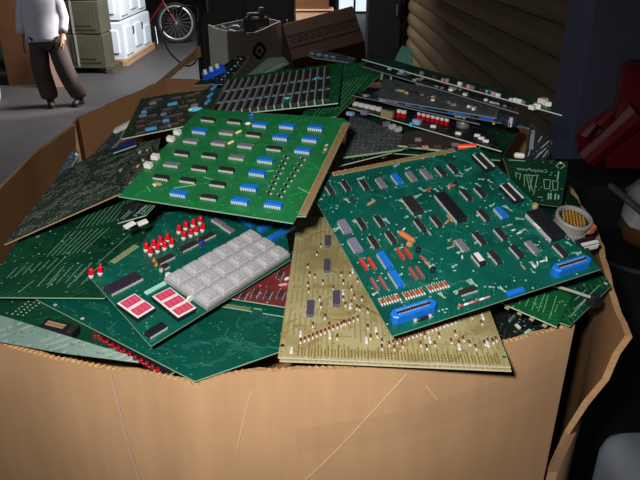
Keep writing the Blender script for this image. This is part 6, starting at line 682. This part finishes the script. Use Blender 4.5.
def c_disc(D, mat):
    def f():
        b = MB(); b.tube((0, -1.4, D*.55), (0, -.9, D*.55), D*.4, D*.5, mat, 14); b.tube((0, -.9, D*.55), (0, .9, D*.55), D*.5, D*.5, mat, 14, False); b.tube((0, .9, D*.55), (0, 1.4, D*.55), D*.5, D*.4, mat, 14)
        for s in (-1, 1): b.tube((s*D*.25, 0, 0), (s*D*.25, 0, D*.3), .3, .3, 'pin', 5)
        return b.mesh('disc', scale=MM)
    return cached(('disc', D, mat), f)
def c_pack(L, Wd, Hh, mat):
    def f():
        b = MB(); n = 7; p = L/n
        b.box(0, 0, .6, L, Wd*.8, Hh*.85, mat)
        for i in range(n): b.box(-L/2+p*(i+.5), 0, .8, p*.7, Wd, Hh, mat, .4); b.box(-L/2+p*(i+.5), -Wd*.62, 0, p*.4, .6, Hh*.6, 'pin')
        return b.mesh('pack', scale=MM)
    return cached(('pack', L, Wd, Hh, mat), f)
def c_slab(L, Wd, Hh, mat):
    def f(): b = MB(); b.box(0, 0, 0, L, Wd, Hh, mat, min(.5, Hh*.25)); return b.mesh('slab', scale=MM)
    return cached(('slab', L, Wd, Hh, mat), f)
def c_clip(L, Wd, Hh, mat):
    def f():
        b = MB(); b.prism([(-L/2, -Wd/2), (L/2, -Wd/2), (L/2, Wd/2), (L*.1, Wd/2), (0, 0), (-L*.1, Wd/2), (-L/2, Wd/2)], 0, Hh, mat); return b.mesh('clip', scale=MM)
    return cached(('clip', L, Wd, Hh, mat), f)
def lamp_parts():
    def f():
        a = MB(); a.lathe([(2.9, 0), (2.9, 4.8), (2.6, 5.2)], 'white_plastic', 12)
        d = MB(); d.lathe([(2.8, 5.2), (3.15, 5.4), (3.15, 7.6), (2.85, 7.8), (2.85, 10.8), (2.5, 12.4), (1.5, 13.4), (.2, 13.7)], 'red_led', 12)
        return a.mesh('lamp_collar', True, MM), d.mesh('lamp_dome', True, MM)
    return cached('lamp', f)
def contact_strip(par, p, q, pitch, plen, n):
    """bare tan strip and plated fingers along the board edge p-q"""
    p, q = Vector((p[0], p[1])), Vector((q[0], q[1])); d = (q-p).normalized(); L = (q-p).length; nrm = Vector((-d.y, d.x))
    if nrm.dot(-(p+q)/2) < 0: nrm = -nrm
    s = MB(); a = p+d*1.0; b_ = q-d*1.0
    pts = [a+nrm*.3, b_+nrm*.3, b_+nrm*(plen+.6), a+nrm*(plen+.6)]
    if (pts[1]-pts[0]).cross(pts[2]-pts[1]) < 0: pts.reverse()
    s.prism([tuple(v) for v in pts], .02, .22, 'contact_green' if n == 'dark' else 'contact_strip'); s.obj('contact_strip', par, scale=MM)
    m = MB(); k = int((L-2)/pitch)
    for i in range(k):
        c = p+d*(1.6+pitch*(i+.5)); m.box(c.x+nrm.x*(plen*.5+.3), c.y+nrm.y*(plen*.5+.3), .2, plen*.9, pitch*.5, .14, 'contact_dark' if n != 'dark' else 'beige_pad', ang=math.atan2(nrm.y, nrm.x))
    tag(m.obj('edge_contact', par, scale=MM), kind='stuff')
def avg_quad(P):
    """centre, angle, length, width of the rectangle that best fits four corners"""
    P = [Vector(p) for p in P]; c = sum(P, Vector((0, 0)))/4
    e1 = ((P[2]-P[1])+(P[3]-P[0]))/2; e0 = ((P[1]-P[0])+(P[2]-P[3]))/2
    return c, math.atan2(e1.y, e1.x), e1.length, e0.length
def keypad(par, P):
    c, an, L, Wd = avg_quad(P)
    L, Wd = L, Wd
    root = MB(); root.box(0, 0, 1.5, L, Wd, 5.5, 'key_side', 1.0)
    o = put('keypad', root.mesh('keypad', scale=MM), par, c.x, c.y, 0, math.degrees(an))
    px, py = L/6, Wd/3
    def kf():
        b = MB(); n = 4
        def ring(h, k, r=.18):
            x, y = px*.46*k, py*.45*k; q = min(x, y)*r
            return [(sx*x-(sx*q if i else 0), sy*y-(0 if i else sy*q), h) for sx, sy, o in ((-1, -1, 0), (1, -1, 1), (1, 1, 0), (-1, 1, 1)) for i in ((0, 1) if o == 0 else (1, 0))]
        rings = [ring(7.0, 1), ring(9.0, .98), ring(9.3, .74), ring(12.2, .68), ring(12.6, .60), ring(12.35, .30), ring(13.4, .26)]
        i0 = b.mi('key_grey')
        for r in rings: b.v += r
        for k in range(len(rings)-1):
            for i in range(8): b.f.append((k*8+i, k*8+(i+1) % 8, k*8+8+(i+1) % 8, k*8+8+i)); b.m.append(i0)
        b.f.append(tuple(len(b.v)-8+i for i in range(8))); b.m.append(i0)
        return b.mesh('key', scale=MM)
    me = kf()
    for i in range(6):
        for j in range(3): put('key', me, o, (i-2.5)*px, (j-1)*py)
def display(par, P, n):
    c, an, L, Wd = avg_quad(P); an_ = math.degrees(an)
    b = MB(); b.box(0, 0, .5, L, Wd, 5.5, 'chip_black', .5); o = put('display_module', b.mesh('display_module', scale=MM), par, c.x, c.y, 0, an_)
    step = Wd/n
    fr = MB(); fr.box(0, 0, 6.0, L*.97, Wd*.97, 1.0, 'white_plastic', .3); put('display_bezel', fr.mesh('display_bezel', scale=MM), o, 0, 0)
    wd = MB(); wd.box(0, 0, 7.0, L*.82, step*.70, .5, 'window_pink')
    for k in range(3):
        x = (k-1)*L*.24
        for y in (-step*.17, 0, step*.17): wd.box(x, y, 7.5, L*.11, step*.05, .06, 'window_mark')
    me = wd.mesh('display_window', scale=MM)
    for k in range(n): put('display_window', me, o, 0, (k-(n-1)/2)*step*.98)
def edge_connector(par, x, y, ang, L, Wd, Hh):
    b = MB(); h = Wd/2; pts = [(-L/2, -h*.45), (-L/2+h*.7, -h), (L/2-h*.7, -h), (L/2, -h*.45), (L/2, h*.45), (L/2-h*.7, h), (-L/2+h*.7, h), (-L/2, h*.45)]
    b.prism(pts, 0, Hh, 'chip_blue', inset=1.0); o = put('edge_connector', b.mesh('edge_connector', scale=MM), par, x, y, 0, ang)
    s = MB(); s.box(0, 0, Hh-.2, L*.76, Wd*.24, .5, 'hole_dark'); put('connector_slot', s.mesh('connector_slot', scale=MM), o, 0, 0)
    p = MB(); n = int(L*.74/2.5)
    for i in range(n):
        for sy in (-1, 1): p.box(-L*.37+2.5*(i+.5), sy*Wd*.2, Hh-.05, 1.0, 1.6, .4, 'metal')
    tag(put('connector_contact', p.mesh('connector_contact', scale=MM), o, 0, 0), kind='stuff')
def socket(par, x, y, ang, L, Wd, Hh):
    b = MB(); b.box(0, 0, .5, L, Wd, Hh, 'chip_black', .6); b.box(0, 0, Hh+.4, L*.8, Wd*.36, .5, 'chip_dark')
    o = put('chip_socket', b.mesh('chip_socket', scale=MM), par, x, y, 0, ang)
    r = MB(); r.box(0, 0, Hh+.5, L*.96, 1.6, 1.0, 'white_plastic'); me = r.mesh('white_rail', scale=MM)
    for s in (-1, 1): put('white_rail', me, o, 0, s*Wd*.38)

NAME_OF = {'chip_blue': 'chip', 'white_plastic': 'white_component'}
def board(d):
    n = Vector(d['n']).normalized(); x = Vector(d['x']).normalized(); y = n.cross(x).normalized(); x = y.cross(n)
    root = thing(d['name'], d['label'], d.get('cat') or 'circuit board', d['loc'], 0, d['group'])
    root.rotation_mode = 'QUATERNION'; root.rotation_quaternion = Matrix((x, y, n)).transposed().to_quaternion()
    sm = {c[1]: c[2] for c in d['c'] if c[0] == 'rim'}
    b = MB(); b.prism([tuple(p) for p in d['out']], -d['th'], 0, d['mat'], 'edge_pale', sidemap=sm); b.obj('laminate', root, scale=MM)
    P_ = d['out']
    def inside(x, y):
        r = False
        for i in range(len(P_)):
            (x1, y1), (x2, y2) = P_[i-1], P_[i]
            if (y1 > y) != (y2 > y) and x < (x2-x1)*(y-y1)/(y2-y1)+x1: r = not r
        return r
    for c in d['c']:
        t = c[0]
        if t in ('dip', 'dip2'): dip(root, *c[1:8])
        elif t == 'dip0': dip(root, *c[1:8], pins=False)
        elif t == 'tube': put('component', c_tube(r5(c[4]), r5(c[5]), c[6]), root, c[1], c[2], 0, c[3])
        elif t == 'diode': put('diode', c_diode(c[4], c[5], c[6], False), root, c[1], c[2], 0, c[3])
        elif t == 'cdiode': put('diode', c_diode(c[4], c[5], c[6], True), root, c[1], c[2], 0, c[3])
        elif t == 'res': put('resistor', c_diode(c[4], c[5], c[6], True), root, c[1], c[2], 0, c[3])
        elif t == 'can': put('round_can', c_can(c[4], c[5], c[6]), root, c[1], c[2], 0, c[3])
        elif t == 'disc': put('disc_capacitor', c_disc(c[4], c[5]), root, c[1], c[2], 0, c[3])
        elif t == 'pack': put('resistor_pack', c_pack(c[4], c[5], c[6], c[7]), root, c[1], c[2], 0, c[3])
        elif t == 'clip': put('white_clip', c_clip(c[4], c[5], c[6], c[7]), root, c[1], c[2], 0, c[3])
        elif t == 'slab': put(c[9], c_slab(r5(c[4]), r5(c[5]), c[6], c[8]), root, c[1], c[2], c[7]+.1 if c[7] else .02, c[3])
        elif t == 'slab2': put(c[8], c_slab(r5(c[4]), r5(c[5]), c[6], c[7]), root, c[1], c[2], -6.5 if c[8] == 'white_clip' else .02, c[3])
        elif t == 'bar': put('bus_bar', c_slab(r5(c[4]), c[5], c[6], c[7]), root, c[1], c[2], .02, c[3])
        elif t == 'wire': put('jumper_wire', c_slab(r5(c[4]), c[5], .5, c[6]), root, c[1], c[2], .02, c[3])
        elif t == 'hole': put('rivet', c_can(c[4], .5, c[5]), root, c[1], c[2], 0, 0)
        elif t == 'switch':
            o = put('toggle_switch', c_slab(c[4], c[4]*.9, round(c[5]*.6, 1), c[6]), root, c[1], c[2], 0, c[3]); put('switch_cap', c_slab(c[4], c[4]*.9, round(c[5]*.45, 1), 'white_plastic'), o, 0, 0, c[5]*.6)
        elif t == 'bead': put('red_bead', c_can(c[4], c[4]*.9, c[5]), root, c[1], c[2], 0, 0)
        elif t == 'led':
            a, dm = lamp_parts(); o = put('indicator_lamp', a, root, c[1], c[2], 0, c[3]); put('lamp_dome', dm, o, 0, 0)
        elif t == 'socket': socket(root, *c[1:7])
        elif t == 'edgecon': edge_connector(root, *c[1:7])
        elif t == 'keypad': keypad(root, c[1:5])
        elif t == 'display': display(root, c[1:5], c[5])
        elif t == 'fingers_edge': contact_strip(root, c[1], c[2], c[3], c[4], 'dark' if d['mat'] == 'pcb_teal' else '')
        elif t == 'fingers_tan':
            p, q = Vector(d['out'][0]), Vector(d['out'][1]); dd = (q-p).normalized(); nn = Vector((-dd.y, dd.x)); L = (q-p).length; m = MB(); k = int((L-26)/3.4)
            for i in range(k):
                l = 13+6*((i*7) % 3 == 0); cpt = p+dd*(20+3.4*i)+nn*(3.5+l/2); m.box(cpt.x, cpt.y, .02, l, 1.1, .15, 'tan_contact', ang=math.atan2(nn.y, nn.x))
            tag(m.obj('edge_contact', root, scale=MM), kind='stuff')
            m = MB()
            for i in range(int(L/6.8)): cpt = p+dd*(6+6.8*i)+nn*1.4; m.box(cpt.x, cpt.y, .02, 4.2, 1.3, .15, 'dirty_white', ang=math.atan2(dd.y, dd.x))
            tag(m.obj('white_dash', root, scale=MM), kind='stuff')
        elif t == 'traces':
            m = MB()
            for s in c[3:]:
                if not (inside(s[0], s[1]) and inside(s[2], s[3])): continue
                l = math.hypot(s[2]-s[0], s[3]-s[1]); m.box((s[0]+s[2])/2, (s[1]+s[3])/2, .02, l, c[1], .15, c[2], ang=math.atan2(s[3]-s[1], s[2]-s[0]))
            tag(m.obj('solder_joint' if c[2] == 'solder' else 'copper_trace', root, scale=MM), kind='stuff')
        elif t == 'runs':
            rnd = random.Random(c[4]); m = MB()
            xs, ys = [p[0] for p in P_], [p[1] for p in P_]
            for k in range(c[1]):
                x, y = rnd.uniform(min(xs), max(xs)), rnd.uniform(min(ys), max(ys)); a = rnd.choice([0, 0, 90, 90, 45])*math.pi/180; bend = a+rnd.choice([-1, 1])*math.pi/4
                n_ = rnd.randint(1, 6); l1, l2 = rnd.uniform(.3, 1)*c[5], rnd.uniform(.2, .7)*c[5]
                for j in range(n_):
                    ox, oy = x-math.sin(a)*j*1.9, y+math.cos(a)*j*1.9
                    p1 = (ox, oy); p2 = (ox+math.cos(a)*(l1-j), oy+math.sin(a)*(l1-j)); p3 = (p2[0]+math.cos(bend)*l2, p2[1]+math.sin(bend)*l2)
                    for q1, q2 in ((p1, p2), (p2, p3)):
                        if inside(*q1) and inside(*q2) and inside((q1[0]+q2[0])/2, (q1[1]+q2[1])/2): m.box((q1[0]+q2[0])/2, (q1[1]+q2[1])/2, .01, math.dist(q1, q2), c[2], .08, c[3], ang=math.atan2(q2[1]-q1[1], q2[0]-q1[0]))
                    for q in (p1, p3):
                        if inside(*q): m.box(q[0], q[1], .015, c[2]*2.4, c[2]*2.4, .12, c[6] if len(c) > 6 else c[3])
            tag(m.obj('copper_trace', root, scale=MM), kind='stuff')
        elif t == 'ribbon':
            cc, an, L, Wd = avg_quad(c[1:5]); b2 = MB(); b2.box(0, 0, 0, L, Wd, 12, 'chip_black', 1.2); b2.box(L*.42, 0, 1, L*.16, Wd*.9, 13, 'chip_dark', 1); o = put('ribbon_socket', b2.mesh('ribbon_socket', scale=MM), root, cc.x, cc.y, 0, math.degrees(an))
            for k in (-1, 1): s2 = MB(); s2.box(-L*.1, k*Wd*.13, 12, L*.55, Wd*.17, .8, 'tan_part'); put('contact_bar', s2.mesh('contact_bar', scale=MM), o, 0, 0)
        elif t == 'text':
            cu = bpy.data.curves.new('lettering', 'FONT'); cu.body = c[3]; cu.size = c[4]*MM; cu.align_x = 'CENTER'; cu.align_y = 'CENTER'; cu.extrude = .00006; cu.space_character = 1.05
            tmp = bpy.data.objects.new('lettering', cu); COL.objects.link(tmp)
            me = bpy.data.meshes.new_from_object(tmp.evaluated_get(bpy.context.evaluated_depsgraph_get())); bpy.data.objects.remove(tmp)
            for v in me.vertices: v.co.x *= -1
            me.flip_normals(); me.materials.clear(); me.materials.append(MATS['trace_pale']); o = put('lettering', me, root, c[1], c[2], .15, 0)
    return root
BOARD = {k: board(v) for k, v in BOARDS.items()}

# ------------------------------------------------------------------ loose parts lying in the heap
def place(o, p, axis=None, spin=0.):
    o.location = p
    if axis: o.rotation_mode = 'QUATERNION'; o.rotation_quaternion = Vector(axis).to_track_quat('Z', 'Y') @ Quaternion((0, 0, 1), spin)
    return o
t = place(thing('round_connector', 'round grey multi-pin connector with gold pins beside the small mirrored-letter card', 'connector'), PT['round_plug'], (.10, -.30, .95))
b = MB(); b.lathe([(21, -16), (23, -15), (23, -8), (21.5, -7), (21.5, 4), (24.5, 5), (24.5, 9), (23.5, 10), (21, 10), (20.5, 8), (20.5, 2), (.5, 2)], 'round_grey', 28); b.obj('shell', t, scale=MM); 
b = MB(); b.lathe([(20.2, 2.1), (20.2, 4), (19.5, 4.6), (.5, 4.6)], 'scrap_dark', 24); b.obj('insert', t, scale=MM)
b = MB()
for i in range(-3, 4):
    for j in range(-3, 4):
        x, y = i*5+(j % 2)*2.5, j*4.6
        if x*x+y*y < 17*17: b.tube((x, y, 4.4), (x, y, 9), 1.1, .9, 'gold_part', 6)
tag(b.obj('contact_pin', t, scale=MM), kind='stuff')
b = MB(); b.box(0, -21, -19, 30, 12, 6, 'round_grey', 1); b.obj('flange', t, scale=MM)
t = place(thing('comb_connector', 'black connector block with a white comb strip by the right cardboard wall', 'connector'), PT['comb_block'], (.1, -.35, .93), .1)
b = MB(); b.box(0, 0, -9, 30, 15, 12, 'chip_black', 1); b.obj('housing', t, scale=MM)
b = MB(); b.box(0, -4, 3, 26, 5, 1.5, 'white_plastic')
for i in range(8): b.box(-11+i*3.1, -8.6, -4, 1.8, 1.6, 7.5, 'white_plastic')
b.obj('comb', t, scale=MM)
t = place(tag(link('orange_block', c_slab(9, 12, 12, 'orange_part')), 'small orange block between the round connector and the white comb strip', 'component'), PT['orange_bit'], (.1, -.3, .95), .1)
t = thing('plug', 'black plug with a flat pale lead lying across the dark board with a pale outline', 'plug', PT['black_plug'])
b = MB(); b.box(0, 0, -5, 13, 12, 11, 'chip_black', 1.5, .5); b.box(0, -1, 6, 7, 6, 1.5, 'chip_dark', .5, .5); b.obj('plug_body', t, scale=MM)
P_ = [Vector(p)-Vector(PT['black_plug']) for p in PT['white_lead']]
b = MB(); b.path([tuple(v) for v in P_], .0018, 'dirty_white', 6); b.obj('lead', t)
t = place(tag(smooth_angle(link('red_orange_capsule', c_can(9, 26, 'capsule_red'))), 'bright red-orange capsule poking out behind the large deep green board', 'component'), PT['orange_capsule'], (.97, -.2, .1))
t.location.x -= .013
b = MB(); b.path(PT['pale_strap'], .0022, 'strap_bluegrey', 8); tag(smooth_angle(b.obj('curved_strap')), 'pale curved strap arching over the boards beside the slanted trace board', 'strap')
